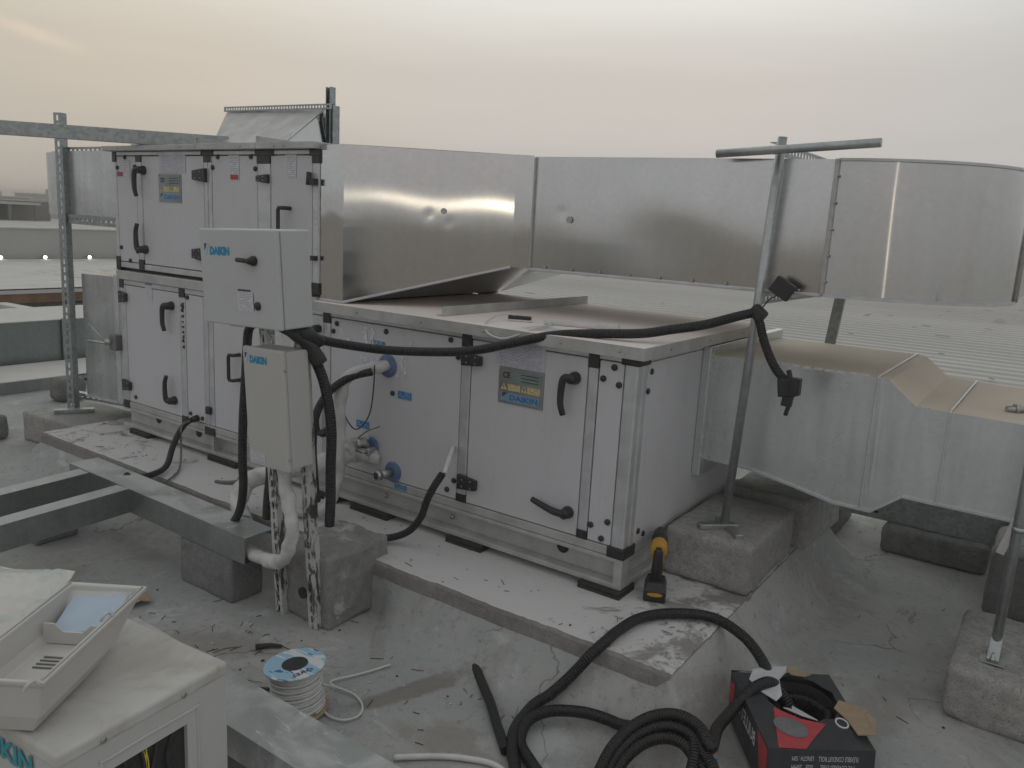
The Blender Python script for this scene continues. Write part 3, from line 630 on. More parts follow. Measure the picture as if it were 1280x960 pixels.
# roof of the open half
m = MB(); m.box(-3.06, -1.262, YF-.055, YB+.03, 1.224, 1.246); rf = m.build('roof_sheet', 'dust_top', lower, bev=.003)
m = MB(); m.box(-3.06, -1.258, YF-.058, YF-.054, 1.198, 1.2445); m.box(-1.2615, -1.257, YF-.056, YB+.03, 1.198, 1.2445); m.build('drip_edge', 'alu_white', lower)
m = MB()
for x in (-2.75, -2.35, -2.0, -1.62, -1.36): m.lathe([(.006, 0), (.004, .003), (0, .0035)], (x, YF-.058, 1.222), (0, -1, 0), 8)
for y in (2.9, 3.3, 3.7): m.lathe([(.006, 0), (.004, .003), (0, .0035)], (-1.257, y, 1.222), (1, 0, 0), 8)
m.build('roof_screw', 'zinc', lower)
m = MB(); m.prism([(-2.30, 2.75, 1.247), (-2.294, 2.75, 1.247), (-2.27, 4.0, 1.247), (-2.276, 4.0, 1.247)], (0, 0, .042)); m.box(-2.33, -2.296, 2.75, 3.96, 1.2465, 1.250); m.build('roof_joint_angle', 'alu_white', lower)
# screw caps
caps(lower, [(-4.75, .47), (-4.215-.0, 1.10), (-4.17, 1.155), (-4.05, .46), (-4.165, .47), (-2.93, 1.145), (-2.955, 1.105), (-2.60, 1.145), (-2.21, 1.155), (-2.165, 1.085), (-2.55, .859), (-2.90, .47), (-2.20, .47), (-2.162, .52), (-1.445, 1.10), (-1.40, 1.15), (-1.375, 1.085), (-1.452, .50), (-1.40, .455), (-1.378, .53)])
lever(lower, -4.328, 1.091, 0, -1); lever(lower, -4.324, .522, 0, 1)
lever(lower, -1.57, 1.083, 0, -1); lever(lower, -1.56, .525, -1, .12, L=.16)
m = MB(); m.lathe([(.025, 0), (.025, .012), (.020, .02), (.02, .04), (0, .043)], (-2.82+.16, YF-.01, .585+.02), (0, -1, 0), 14)
hinge(lower, -4.875, -4.80, 1.095, .075); hinge(lower, -4.872, -4.79, .535, .075)
hinge(lower, -2.135, -2.03, 1.085, .062); hinge(lower, -2.132, -2.028, .528, .07)
bow_handle(lower, -3.695, .745, .885)
lever(lower, -3.02+.03, .585, 0, 1, L=.14)      # handle seen behind the posts
m = MB(); m.tube([(-3.06, YF-.01, 1.105), (-3.06, YF-.06, 1.105)], .02, 12); m.tube(spline([(-3.06, YF-.05, 1.105), (-3.12, YF-.06, 1.11), (-3.20, YF-.06, 1.10)], 4), .014, 8); m.build('lever_handle', 'black', lower)
nameplate(lower, -1.940, -1.714, .924, 1.079)
sticker(lower, -1.965, -1.715, 1.083, 1.186, 'label_big', 'instruction_sheet')
sticker(lower, -4.60, -4.53, 1.10, 1.19, 'label_lines'); sticker(lower, -4.60, -4.53, 1.192, 1.205-.04+.045, 'blue_lines')
for x0, x1, z0, z1 in ((-2.695, -2.607, 1.062, 1.094), (-2.515, -2.432, .842, .878), (-2.785, -2.70, .653, .69), (-2.52, -2.445, .400, .426)): sticker(lower, x0, x1, z0, z1, 'blue_lines', y=YF-.0135)
# patches of foil tape / stains below the lower lid, left post marks
m = MB()
rs_ = random.Random(8)
for k in range(9): z_ = 1.10-.03*k-.01*rs_.random(); h_ = .006+.02*rs_.random(); xa_ = -4.245+.004+.012*rs_.random(); m.prism([(xa_, YF-.0132, z_), (-4.203-.008*rs_.random(), YF-.0132, z_-.004), (-4.202-.012*rs_.random(), YF-.0132, z_+h_), (xa_+.01, YF-.0132, z_+h_*.7)], (0, -.001, 0))
m.build('dark_smear', 'rubber', lower)
m = MB(); m.box(-4.0, -3.955, YF-.03, YF-.01, .50, .545); m.build('cable_gland', 'black', lower, bev=.006)
m = MB(); m.lathe([(.02, 0), (.02, .03), (.014, .04), (0, .04)], (-4.10, YF-.01, .455), (0, -1, -.2), 12); m.build('cable_gland', 'black', lower)
# coil pipe ports
for (x, z, r) in ((-2.585, .985, .055), (-2.68, .575, .046), (-2.535, .477, .05)):
    m = MB(); m.lathe([(r, -.002), (r, .006), (r*.8, .012), (r*.35, .013)], (x, YF-.010, z), (0, -1, 0), 24); m.build('pipe_grommet', 'blue_grommet', lower)
m = MB(); m.tube([(-2.535, YF-.012, .477), (-2.56, YF-.09, .472)], .020, 12); m.lathe([(.026, 0), (.026, .025), (.02, .026)], (-2.555, YF-.075, .473), V((-.28, -1, -.06)), 12); m.build('drain_valve', 'zinc', lower)
m = MB(); m.lathe([(.017, 0), (.017, .004)], (-2.561, YF-.10, .471), V((-.28, -1, -.06)), 12); m.build('valve_bore', 'core', lower)
# torn transparent film flapping round the upper port
m = MB()
rnd = random.Random(5)
for (x0, z0, x1, z1, w) in ((-2.93, 1.16, -2.72, .98, .05), (-2.72, 1.15, -2.64, .95, .09), (-2.45, 1.12, -2.50, .93, .05)):
    def fl(u, v): 
        x = x0+(x1-x0)*v+w*(u-.5); z = z0+(z1-z0)*v
        return (x+.01*mnoise.noise(V((u*3, v*6, x0))), YF-.014-.012*abs(mnoise.noise(V((u*5+x0*9, v*9, 2)))), z)
    m.grid(fl, 8, 16)
m.build('torn_film', 'film', lower, recalc=False)
# rubber pads
for i, (x0, x1) in enumerate(((-4.80, -4.60), (-3.98, -3.72), (-3.1, -2.9), (-2.80, -2.55), (-2.18, -1.98), (-1.48, -1.29))):
    m = MB(); m.box(x0, x1, YF-.035, YF+.10, .231, .244); m.box(x0+.004, x1-.004, YF-.03, YF+.10, .2445, .2475); m.box(x0, x1, YF-.035, YF+.10, .248, .2615); m.build('rubber_pad', 'rubber', lower)
# low damper section at the left end, drawn further below with its duct

# upper unit
Z0, Z1 = 1.285, 1.968
m = MB(); m.box(-4.89, -3.065, YF+.016, YB-.012, 1.262, Z1); m.build('dark_core', 'core', upper)  # same near-black core, colouring the upper panel gaps as shade
for x0, x1, nm in ((-4.868, -4.655, 'side_panel'), (-4.597, -3.99, 'access_door'), (-3.917, -3.532, 'side_panel'), (-3.427, -3.114, 'access_door')): panel(upper, x0, x1, Z0+.03, Z1-.025, nm)
for x0, x1 in ((-4.902, -4.870), (-4.652, -4.60), (-3.987, -3.955), (-3.951, -3.920), (-3.529, -3.43), (-3.111, -3.062)): post(upper, x0, x1, Z0+.03, Z1-.025)
m = MB(); m.box(-4.902, -3.062, YF-.012, YF+.03, Z1-.022, Z1-.001); m.build('top_rail', 'alu', upper, bev=.003)
m = MB(); m.box(-4.902, -3.062, YF-.012, YF+.03, Z0-.006, Z0+.027); m.build('bottom_rail', 'alu', upper, bev=.003)
m = MB(); m.box(-4.89, -3.062, YF-.03, YB, 1.206, 1.2595); m.build('stacking_rail', 'alu_white', upper, bev=.004)
for x0, x1, z0, z1 in ((-4.905, -4.868, Z1-.06, Z1-.002), (-4.652, -4.60, Z1-.06, Z1-.022), (-4.01, -3.90, Z1-.028, Z1), (-3.985, -3.925, Z1-.062, Z1-.026), (-3.545, -3.40, Z1-.03, Z1), (-3.53, -3.43, Z1-.068, Z1-.028), (-3.13, -3.06, Z1-.03, Z1), (-3.112, -3.06, Z1-.065, Z1-.028), (-4.905, -4.862, 1.262, 1.345), (-4.652, -4.60, Z0-.004, Z0+.055), (-3.112, -3.06, 1.27, 1.33)): corner(upper, x0, x1, z0, z1)
m = MB(); m.box(-4.885, -4.845, YF-.018, YF+.03, 1.205, 1.262); m.build('corner_block', 'black', upper)
m = MB(); m.box(-4.96, -4.01, YF-.05, YB+.03, 1.970, 1.998); m.build('roof_sheet', 'alu_white', upper, bev=.003)
m = MB(); m.box(-4.007, -3.50, YF-.05, YB+.03, 1.970, 2.003); m.build('roof_sheet', 'alu_white', upper, bev=.003)
m = MB(); m.box(-3.497, -3.065, YF-.05, YB+.03, 1.970, 2.003); m.build('roof_sheet', 'alu_white', upper, bev=.003)
for x in (-4.0, -3.49):     # turned up roof joints
    m = MB(); m.prism([(x, YF-.05, 2.0), (x, YF-.05, 2.032), (x, 3.6, 2.032), (x, 3.6, 2.0)], (.006, 0, 0)); m.prism([(x, YF-.05, 2.032), (x+.25, YF-.05, 2.004), (x+.25, YF-.046, 2.004), (x, YF-.046, 2.032)], (0, .01, 0)); m.build('roof_joint', 'alu_white', upper)
m = MB()
for x in (-4.78, -4.15, -3.62, -3.35, -3.28): m.lathe([(.006, 0), (.004, .003), (0, .0035)], (x, YF-.05, 1.984), (0, -1, 0), 8)
m.build('roof_screw', 'zinc', upper)
caps(upper, [(-4.77, 1.935), (-4.855, 1.875), (-4.665, 1.88), (-4.845, 1.40), (-4.668, 1.385), (-4.75, 1.325), (-3.86, 1.935), (-3.58, 1.935), (-3.905, 1.88), (-3.545, 1.875)])
lever(upper, -4.572, 1.861, 0, -1); lever(upper, -4.576, 1.402, 0, 1)
hinge(upper, -3.955, -4.07, 1.838, .075); hinge(upper, -3.985, -4.09, 1.41, .075)
hinge(upper, -3.43, -3.52, 1.826, .045)
m = MB(); m.box(-3.125, -3.07, YF-.04, YF-.01, 1.80, 1.83); m.tube([(-3.115, YF-.03, 1.86), (-3.115, YF-.035, 1.80)], .013, 8); m.build('latch', 'black', upper)
bow_handle(upper, -3.275, 1.50, 1.685)
m = MB(); m.box(-3.11, -3.07, YF-.04, YF-.01, 1.44, 1.462); m.build('latch', 'black', upper)
nameplate(upper, -4.42, -4.20, 1.685, 1.842)
sticker(upper, -4.41, -4.155, 1.848, 1.948, 'label_big', 'instruction_sheet')
for x0, x1, z0, z1, red in ((-3.765, -3.68, 1.815, 1.945, 1), (-3.31, -3.23, 1.835, 1.945, 0), (-4.79, -4.72, 1.80, 1.92, 0)):
    sticker(upper, x0, x1, z0, z1, 'label_lines')
    if red: sticker(upper, x0+.012, x1-.006, z0+.004, z0+.03, 'red', 'red_stamp', y=YF-.0135)
sticker(upper, -4.86, -4.80, 1.825, 1.85, 'red', 'red_stamp')
m = MB()    # sealant smears on the last post
for k in range(14): 
    z = 1.38+.03*k; m.box(-3.098+.012*rnd.random(), -3.075+.01*rnd.random(), YF-.0155, YF-.0125, z, z+.012+.02*rnd.random())
m.build('sealant_smear', 'white', upper)
# ------------------------------------------------------------------ ducts
def wall(mb, a, b, zb, zt, nu=24, nv=16, buckle=0.0, seed=0, bow=0.0, dents=()):
    """vertical sheet from a to b (xy); zb, zt give bottom/top heights at both ends; slightly buckled"""
    a = V((a[0], a[1], 0)); b = V((b[0], b[1], 0)); d = b-a; nrm = V((d.y, -d.x, 0)).normalized(); L = d.length
    def fn(u, v):
        z0 = zb[0]+(zb[1]-zb[0])*u; z1 = zt[0]+(zt[1]-zt[0])*u; p = a+d*u; p.z = z0+(z1-z0)*v
        w = math.sin(math.pi*min(1, max(0, u)))*math.sin(math.pi*v)
        k = (0.55*math.sin(2*math.pi*(u*1.3+v*.4)+seed)+0.7*mnoise.noise(V((u*2.2*L+seed, v*1.6, seed)))) if buckle else 0
        dn_ = sum(am*math.exp(-(((u-du)*L/rd_)**2+((v-dv)*.55/rd_)**2)) for du, dv, am, rd_ in dents)
        return p+nrm*(buckle*w*k-bow*4*u*(1-u)-dn_)
    mb.grid(fn, nu, nv, L, 0.6)
def strip(mb, pts, w, h):
    for p, q in zip(pts[:-1], pts[1:]): mb.beam(p, q, w, h)
sd = thing('supply_duct', (-2.0, 3.5, 1.46), 'bright metal supply duct leaving the upper unit and curving away at far right', 'duct')
DY = 3.27; DB = 4.02
m = MB(); wall(m, (-3.058, YF-.006), (-2.90, YF-.006), (1.252, 1.252), (1.99, 1.992), 6, 12, .002, 1); m.quad((-3.058, YF-.006, 1.992), (-2.90, YF-.006, 1.992), (-2.9, YB, 1.992), (-3.058, YB, 1.992)); m.quad((-3.058, YF-.006, 1.25), (-2.90, YF-.006, 1.25), (-2.9, YB, 1.25), (-3.058, YB, 1.25)); m.quad((-3.058, YB, 1.25), (-2.90, YB, 1.25), (-2.9, YB, 1.992), (-3.058, YB, 1.992)); m.build('outlet_collar', 'duct', sd, recalc=False)
m = MB(); wall(m, (-2.90, YF-.006), (-2.255, 3.205), (1.254, 1.465), (1.992, 1.988), 60, 40, .0011, 3, .013, ((.50, .52, .00025, .02), (.62, .45, .0002, .018)))
m.quad((-2.9, YF-.006, 1.992), (-2.255, 3.205, 1.988), (-2.255, DB, 1.988), (-2.9, YB, 1.992)); m.quad((-2.9, YF-.006, 1.254), (-2.255, 3.205, 1.465), (-2.255, DB, 1.465), (-2.9, YB, 1.254)); m.quad((-2.9, YB, 1.254), (-2.255, DB, 1.465), (-2.255, DB, 1.988), (-2.9, YB, 1.992))
m.build('transition_section', 'duct', sd, recalc=False)
m = MB(); wall(m, (-2.255, 3.205), (-2.19, DY-.012), (1.462, 1.462), (1.989, 1.989), 4, 10, .001, 1); m.build('joint_collar', 'duct', sd, recalc=False)
m = MB(); wall(m, (-2.19, DY), (-.815, DY), (1.462, 1.462), (1.985, 1.972), 90, 40, .0032, 7.3, 0.0, ((.43, .95, .0035, .08), (.60, .97, .0025, .07), (.12, .52, .0008, .03), (.30, .9, .0015, .12)))
m.quad((-2.19, DY, 1.985), (-.815, DY, 1.972), (-.815, DB, 1.972), (-2.19, DB, 1.985)); m.quad((-2.19, DY, 1.462), (-.815, DY, 1.462), (-.815, DB, 1.462), (-2.19, DB, 1.462)); m.quad((-2.19, DB, 1.462), (-.815, DB, 1.462), (-.815, DB, 1.972), (-2.19, DB, 1.985))
m.build('straight_section', 'duct_wide', sd, recalc=False)
EC = (-.81, 3.87); ER = EC[1]-DY
def bendpt(t, r, z): a = -math.pi/2+t*math.pi/2; return (EC[0]+r*math.cos(a), EC[1]+r*math.sin(a), z)
m = MB(); m.grid(lambda u, v: bendpt(u, ER+.003*math.sin(7*u+2*v)*math.sin(math.pi*u), 1.464+.51*v), 40, 8, ER*1.57, .5)
m.grid(lambda u, v: bendpt(u, ER*v+.001, 1.974), 20, 3); m.grid(lambda u, v: bendpt(u, ER*v+.001, 1.464), 20, 3)
m.build('elbow', 'duct_bend', sd, recalc=False)
m = MB(); wall(m, (EC[0]+ER, EC[1]+.01), (EC[0]+ER+.02, 5.0), (1.464, 1.47), (1.972, 1.97), 10, 8, .003, 2)
m.quad((-.5, 3.88, 1.464), (EC[0]+ER, 3.88, 1.464), (EC[0]+ER+.02, 5.0, 1.47), (-.5, 5.0, 1.47)); m.quad((-.5, 3.88, 1.973), (EC[0]+ER, 3.88, 1.973), (EC[0]+ER+.02, 5.0, 1.97), (-.5, 5.0, 1.97)); m.quad((-.2, 5., 1.464), (-.9, 5., 1.464), (-.9, 5., 1.97), (-.2, 5., 1.97))
m.build('end_section', 'duct', sd, recalc=False)
for (x, y0) in ((-2.19, DY), (-.815, DY)):
    m = MB(); m.box(x-.009, x+.009, y0-.012, y0+.01, 1.458, 1.982 if x < -1 else 1.974); m.build('seam_strip', 'zinc', sd, bev=.003)
m = MB(); m.tube([(EC[0]+ER+.004, EC[1]+.01, 1.46), (EC[0]+ER+.004, EC[1]+.01, 1.975)], .012, 8); m.build('seam_strip', 'zinc', sd)
m = MB(); m.box(-2.19, -.815, DY-.012, DY+.004, 1.450, 1.4635); m.build('edge_trim', 'alu', sd, bev=.003)
m = MB(); m.grid(lambda u, v: bendpt(u, ER+.010, 1.452+.013*v), 30, 1); m.grid(lambda u, v: bendpt(u, ER+.010-.02*v, 1.4655), 30, 1); m.grid(lambda u, v: bendpt(u, ER+.010-.02*v, 1.452), 30, 1); m.build('edge_trim', 'alu', sd, recalc=False)
m = MB(); m.grid(lambda u, v: bendpt(u, ER+.008, 1.966+.010*v), 30, 1); m.grid(lambda u, v: bendpt(u, ER+.008-.02*v, 1.976), 30, 1); m.build('edge_trim', 'alu', sd, recalc=False)
m = MB(); m.beam((-2.9, YF-.012, 1.251), (-2.255, 3.198, 1.463), .012, .012); m.box(-3.055, -2.9, YF-.018, YF-.006, 1.247, 1.258); m.build('edge_trim', 'alu', sd, bev=.003)
m = MB()
for k in range(9):
    x = -2.1+.15*k; m.lathe([(.006, 0), (.004, .004), (0, .005)], (x, DY-.008, 1.470), (0, -1, 0), 8)
for k in range(5): m.lathe([(.005, 0), (.004, .004), (0, .005)], (-.805, DY-.012, 1.51+.1*k), (0, -1, 0), 8)
m.build('seam_screw', 'zinc', sd)
m = MB(); m.lathe([(.001, .0), (.014, -.003), (.016, 0.002)], (-1.98, DY-.006, 1.70), (0, -1, 0), 12); m.lathe([(.001, .0), (.012, -.003), (.014, 0.002)], (-2.52, 3.005-.006, 1.71), (.59, -.8, 0), 12); m.build('insulation_pin', 'zinc', sd)

# return duct on the right
rd = thing('return_duct', (-.6, 3.85, .6), 'dull galvanised stepped duct with dusty top leaving the right end wall of the long unit', 'duct')
F, B_ = 3.40, 4.32
def sect(name, st, mat='galv', f=F, b=B_):
    m = MB(); m.cur = 0
    for (x0, b0, t0), (x1, b1, t1) in zip(st[:-1], st[1:]):
        wall(m, (x0, f), (x1, f), (b0, b1), (t0, t1), 8, 10, .003, x0*7)
    m.cur = 1
    for (x0, b0, t0), (x1, b1, t1) in zip(st[:-1], st[1:]):
        m.quad((x0, f, t0), (x1, f, t1), (x1, b, t1), (x0, b, t0))
    m.cur = 0
    for (x0, b0, t0), (x1, b1, t1) in zip(st[:-1], st[1:]):
        m.quad((x0, f, b0), (x1, f, b1), (x1, b, b1), (x0, b, b0)); m.quad((x0, b, b0), (x1, b, b1), (x1, b, t1), (x0, b, t0))
    return m.build(name, [mat, 'dust_duct'], rd, recalc=False)
sect('duct_section', [(-1.262, .678, 1.146), (-1.05, .670, 1.148), (-.86, .638, 1.149), (-.70, .606, 1.149), (-.592, .604, 1.149)])
sect('duct_section', [(-.586, .604, 1.149), (-.55, .606, 1.143), (-.443, .695, 1.058), (-.326, .694, 1.055)])
sect('duct_section', [(-.318, .692, 1.054), (.75, .685, 1.04)])
for x, b0, t0 in ((-.589, .600, 1.153), (-.322, .690, 1.059)):
    m = MB(); m.box(x-.0045, x+.0045, F-.009, F+.012, b0, t0); m.box(x-.004, x+.004, F+.012, B_, t0-.004, t0+.003); m.build('seam_strip', 'galv', rd, bev=.003)
m = MB(); strip(m, [(-1.262, F-.006, .676), (-1.05, F-.006, .668), (-.86, F-.006, .636), (-.70, F-.006, .604), (-.55, F-.006, .602), (-.443, F-.006, .691), (-.322, F-.006, .690), (.75, F-.006, .683)], .012, .009); m.build('edge_trim', 'alu', rd)
m = MB(); m.box(-1.299, -1.262, F-.06, B_+.05, .60, 1.19); m.build('duct_flange', 'galv', rd, bev=.004)
m = MB()
for k in range(9): x = -1.02+.045*k; m.box(x, x+.035, F-.0035, F+.02+.012*rnd.random(), 1.1475-.010*rnd.random(), 1.1515)
m.build('sealant_smear', 'white', rd)
m = MB(); m.tube([(-.155, 3.62, 1.062), (-.09, 3.66, 1.066)], .013, 8); m.lathe([(.022, 0), (.022, .016)], (-.13, 3.636, 1.064), (.065, .04, .004), 6)
tag(m.build('loose_bolt', 'zinc'), 'short zinc bolt with nut lying on the dusty top of the stepped duct', 'bolt')

# ducts on the left end
ld = thing('intake_duct', (-5.3, 3.3, .37), 'short bright lower duct box with damper on the left end of the long unit', 'duct')
m = MB(); wall(m, (-5.52, 2.80), (-5.01, 2.745), (.345, .385), (1.185, 1.205), 14, 14, .006, 4)
m.quad((-5.52, 2.80, 1.185), (-5.01, 2.745, 1.205), (-5.01, YB, 1.205), (-5.52, YB, 1.185)); m.quad((-5.52, 2.80, .345), (-5.01, 2.745, .385), (-5.01, YB, .385), (-5.52, YB, .345)); m.quad((-5.52, 2.8, .345), (-5.52, YB, .345), (-5.52, YB, 1.185), (-5.52, 2.8, 1.185)); m.build('duct_section', 'duct_soft', ld, recalc=False)
m = MB(); m.box(-5.01, -4.955, 2.735, YB, .38, 1.215); m.build('damper_frame', 'alu', ld, bev=.006)
m = MB(); m.box(-4.95, -4.89, 2.735, YB, .40, 1.20); m.build('damper_casing', 'alu_white', ld, bev=.006)
m = MB(); m.beam((-5.52, 2.79, .345), (-5.01, 2.735, .385), .012, .012); m.build('edge_trim', 'alu', ld)
m = MB(); m.box(-4.985, -4.91, 2.68, 2.735, .745, .845); da = m.build('damper_actuator', 'grey_plastic', ld, bev=.008)
m = MB(); m.tube([(-4.985, 2.66, .80), (-5.13, 2.63, .90)], .006, 6); m.tube([(-4.985, 2.66, .79), (-5.16, 2.64, .785)], .009, 6); m.tube([(-4.96, 2.69, .80), (-4.98, 2.65, .80)], .02, 10); m.build('actuator_rod', 'zinc', da)
ud = thing('branch_duct', (-5.4, 3.3, 1.57), 'bright upper duct turning back behind the slotted post at far left', 'duct')
m = MB(); wall(m, (-5.84, 2.805), (-4.96, 2.775), (1.565, 1.572), (1.985, 1.985), 14, 10, .005, 9)
m.quad((-5.84, 2.805, 1.985), (-4.96, 2.775, 1.985), (-4.96, YB, 1.985), (-5.84, YB, 1.985)); m.quad((-5.84, 2.805, 1.568), (-4.96, 2.775, 1.572), (-4.96, YB, 1.572), (-5.84, YB, 1.568)); m.build('duct_section', 'duct_soft', ud, recalc=False)
def lb(t, z): a = -math.pi/2-t*math.pi/2; return (-5.84+.36*math.cos(a), 3.165+.36*math.sin(a), z)
m = MB(); m.grid(lambda u, v: lb(u, 1.568+.412*v), 20, 5, .6, .4); m.quad(lb(1, 1.568), (-6.20, 4.0, 1.568), (-6.20, 4.0, 1.98), lb(1, 1.98)); m.build('elbow', 'duct_soft', ud, recalc=False)
m = MB(); m.box(-4.96, -4.905, 2.765, YB, 1.55, 1.99); m.build('duct_flange', 'alu', ud, bev=.004)

# hood duct on top of the upper unit
hd = thing('roof_cowl_duct', (-4.1, 3.3, 2.0), 'sloping folded sheet cowl duct rising behind the roof of the stacked upper unit', 'duct')
a, b, c, d = V((-4.24, 2.93, 2.005)), V((-3.63, 2.93, 2.005)), V((-3.685, 3.30, 2.255)), V((-4.59, 3.30, 2.272))
m = MB(); m.quad(a, b, c, d); m.build('front_sheet', 'alu_white', hd, recalc=False)
m = MB(); m.prism([b, c, V((-3.665, 3.36, 2.255)), V((-3.63, 3.36, 2.005))], (-.004, 0, 0)); m.build('side_sheet', 'duct', hd)
m = MB(); m.quad(d, c, (-3.668, 3.36, 2.255), (-4.59, 3.9, 2.27)); m.quad(a, d, (-4.59, 3.9, 2.27), (-4.24, 3.9, 2.0)); m.quad((-3.638, 3.36, 2.), (-4.24, 3.9, 2.0), (-4.59, 3.9, 2.27), (-3.668, 3.36, 2.255)); m.build('rear_sheet', 'alu_white', hd, recalc=False)
m = MB(); m.beam(b+V((.002, -.004, 0)), c+V((.002, -.004, 0)), .008, .008); m.build('folded_seam', 'alu', hd)

# ------------------------------------------------------------------ frames, posts and rails
def slotted(mb, p0, p1, side, nrm, w, dep, sw, slen, pitch, th=.003, flange=(True, True), ends=None):
    """slotted steel section: a web of strips and rungs with real slots, with flanges folded back along -nrm"""
    p0 = V(p0); p1 = V(p1); d = p1-p0; L = d.length; d.normalize(); side = V(side); side = (side-d*side.dot(d)).normalized(); nrm = d.cross(side); 
    if nrm.dot(V(ends if ends else (0, -1, 0))) < 0: nrm = -nrm
    ax = (d, side, nrm); e = (w-sw)/4
    for s in (-1, 1): mb.obox((p0+p1)/2+side*s*(w/2-e), ax, (L/2, e, th/2))
    k = int((L-.01)/pitch); off = (L-k*pitch)/2
    t = 0.0
    for i in range(k+1):
        t1 = off+i*pitch+(pitch-slen)/2 if i < k else L
        if t1 > t+1e-4: mb.obox(p0+d*(t+t1)/2, ax, ((t1-t)/2, sw/2, th/2*.96))
        t = off+i*pitch+(pitch+slen)/2
    for s, f in zip((-1, 1), flange):
        if f: mb.obox((p0+p1)/2+side*s*(w/2-th/2)-nrm*(dep/2+th/2), ax, (L/2, th/2, dep/2))
# left support frame
lf = thing('support_frame', (-5.71, 2.79, .2), 'slotted steel post with crossbar holding up the left ducts', 'support frame')
m = MB(); slotted(m, (-5.645, 2.745, .235), (-5.635, 2.755, 2.225), (1, .35, 0), None, .060, .045, .017, .034, .055, ends=(.3, -1, 0), flange=(False, True)); m.build('post', 'strut', lf)
m = MB(); slotted(m, (-5.70, 2.775, 1.545), (-4.93, 2.755, 1.545), (0, 0, 1), None, .062, .04, .016, .035, .062); m.build('crossbar', 'strut', lf)
m = MB(); slotted(m, (-5.72, 2.80, 1.99), (-5.2, 2.80, 1.99), (0, 0, 1), None, .04, .04, .012, .03, .055); m.build('crossbar', 'strut', lf)
m = MB(); m.prism([V((-5.715, 2.66, .205)), V((-5.665, 2.635, .205)), V((-5.535, 2.85, .205)), V((-5.585, 2.875, .205))], (0, 0, .028)); m.build('foot_plate', 'strut', lf, bev=.003)
m = MB(); slotted(m, (-5.72, 2.80, .315), (-5.0, 2.95, .315), (0, 0, 1), None, .04, .04, .012, .03, .055); m.build('crossbar', 'strut', lf)
tag(rough_block('concrete_slab', -5.92, -5.19, 2.56, 3.05, 0, .203, 'block', r=.015, amp=.004, seed=3, rz=.08), 'low grey slab carrying the slotted post at the left end of the plinth', 'slab')
# top rail lying on the roof of the upper unit
tr = thing('steel_rail', (-4.7, 2.5, 2.0), 'long galvanised rail laid slantwise over the roof corner of the stacked unit', 'rail')
m = MB(); a = V((-4.22, 3.04, 2.044)); b = V((-5.35, 1.82, 2.044)); d = (b-a).normalized(); s = V((d.y, -d.x, 0))
if s.dot(V((1, -1, 0))) < 0: s = -s
m.obox((a+b)/2+s*.02, (d, V((0, 0, 1)), s), ((b-a).length/2, .036, .0015)); m.obox((a+b)/2-s*.002+V((0, 0, .0365)), (d, s, V((0, 0, 1))), ((b-a).length/2, .0215, .0015)); m.obox((a+b)/2-s*.002-V((0, 0, .0365)), (d, s, V((0, 0, 1))), ((b-a).length/2, .0215, .0015)); m.build('rail', 'strut', tr)
m = MB(); m.box(-4.66, -4.40, 2.69, 2.80, 2.000, 2.006); m.build('spacer', 'strut', tr)
# channel post behind the cowl
cp = thing('strut_post', (-3.60, 3.32, 2.0), 'upright strut with perforated angle along the top edge of the cowl duct', 'strut')
m = MB(); m.box(-3.645, -3.64, 3.27, 3.31, 2.004, 2.37); m.box(-3.612, -3.607, 3.27, 3.31, 2.004, 2.37); m.box(-3.64, -3.612, 3.306, 3.31, 2.004, 2.37); m.box(-3.598, -3.594, 3.28, 3.33, 2.004, 2.27); m.build('post', 'strut', cp)
m = MB(); slotted(m, (-4.60, 3.285, 2.283), (-3.585, 3.26, 2.262), (0, 0, 1), None, .030, .03, .012, .016, .026, flange=(False, True)); m.build('perforated_angle', 'strut', cp)
# right pipe frame
pf = thing('pipe_stand', (-1.07, 3.21, .445), 'leaning galvanised pipe post with slotted brackets holding the big bright duct', 'support frame')
m = MB(); m.tube([(-1.076, 3.205, .448), (-1.043, 3.212, 1.339), (-1.019, 3.218, 2.05)], .018, 14); m.build('pole', 'pipe', pf)
m = MB(); m.box(-1.085, -1.06, 3.20, 3.20+.045, .46, 2.03); 
m = MB(); slotted(m, (-1.036, 3.225, 2.012), (-1.0, 4.45, 2.006), (0, 0, 1), None, .042, .03, .020, .022, .040, ends=(1, 0, 0)); m.build('top_bracket', 'strut', pf)
m = MB(); slotted(m, (-1.03, 3.225, 1.425), (-1.0, 4.45, 1.425), (0, 0, 1), None, .042, .03, .018, .022, .042, ends=(1, 0, 0)); m.build('lower_bracket', 'strut', pf)
m = MB(); m.tube([(-1.26, 3.175, 1.985), (-.655, 3.19, 2.022)], .0165, 12); m.build('cross_pipe', 'pipe', pf)
m = MB(); m.beam((-.945, 4.40, 2.0), (-1.10, 4.40, .24), .05, .03, (0, 1, 0)); m.build('rear_post', 'strut', pf)
m = MB(); m.beam((-1.155, 3.12, .4585), (-1.03, 3.235, .4585), .04, .022); m.beam((-1.125, 3.265, .457), (-.975, 3.115, .457), .034, .02); m.build('foot_plate', 'pipe', pf, bev=.003)
m = MB(); m.tube([(-1.09, 3.205, .452), (-1.06, 3.205, .55)], .0, 6); 
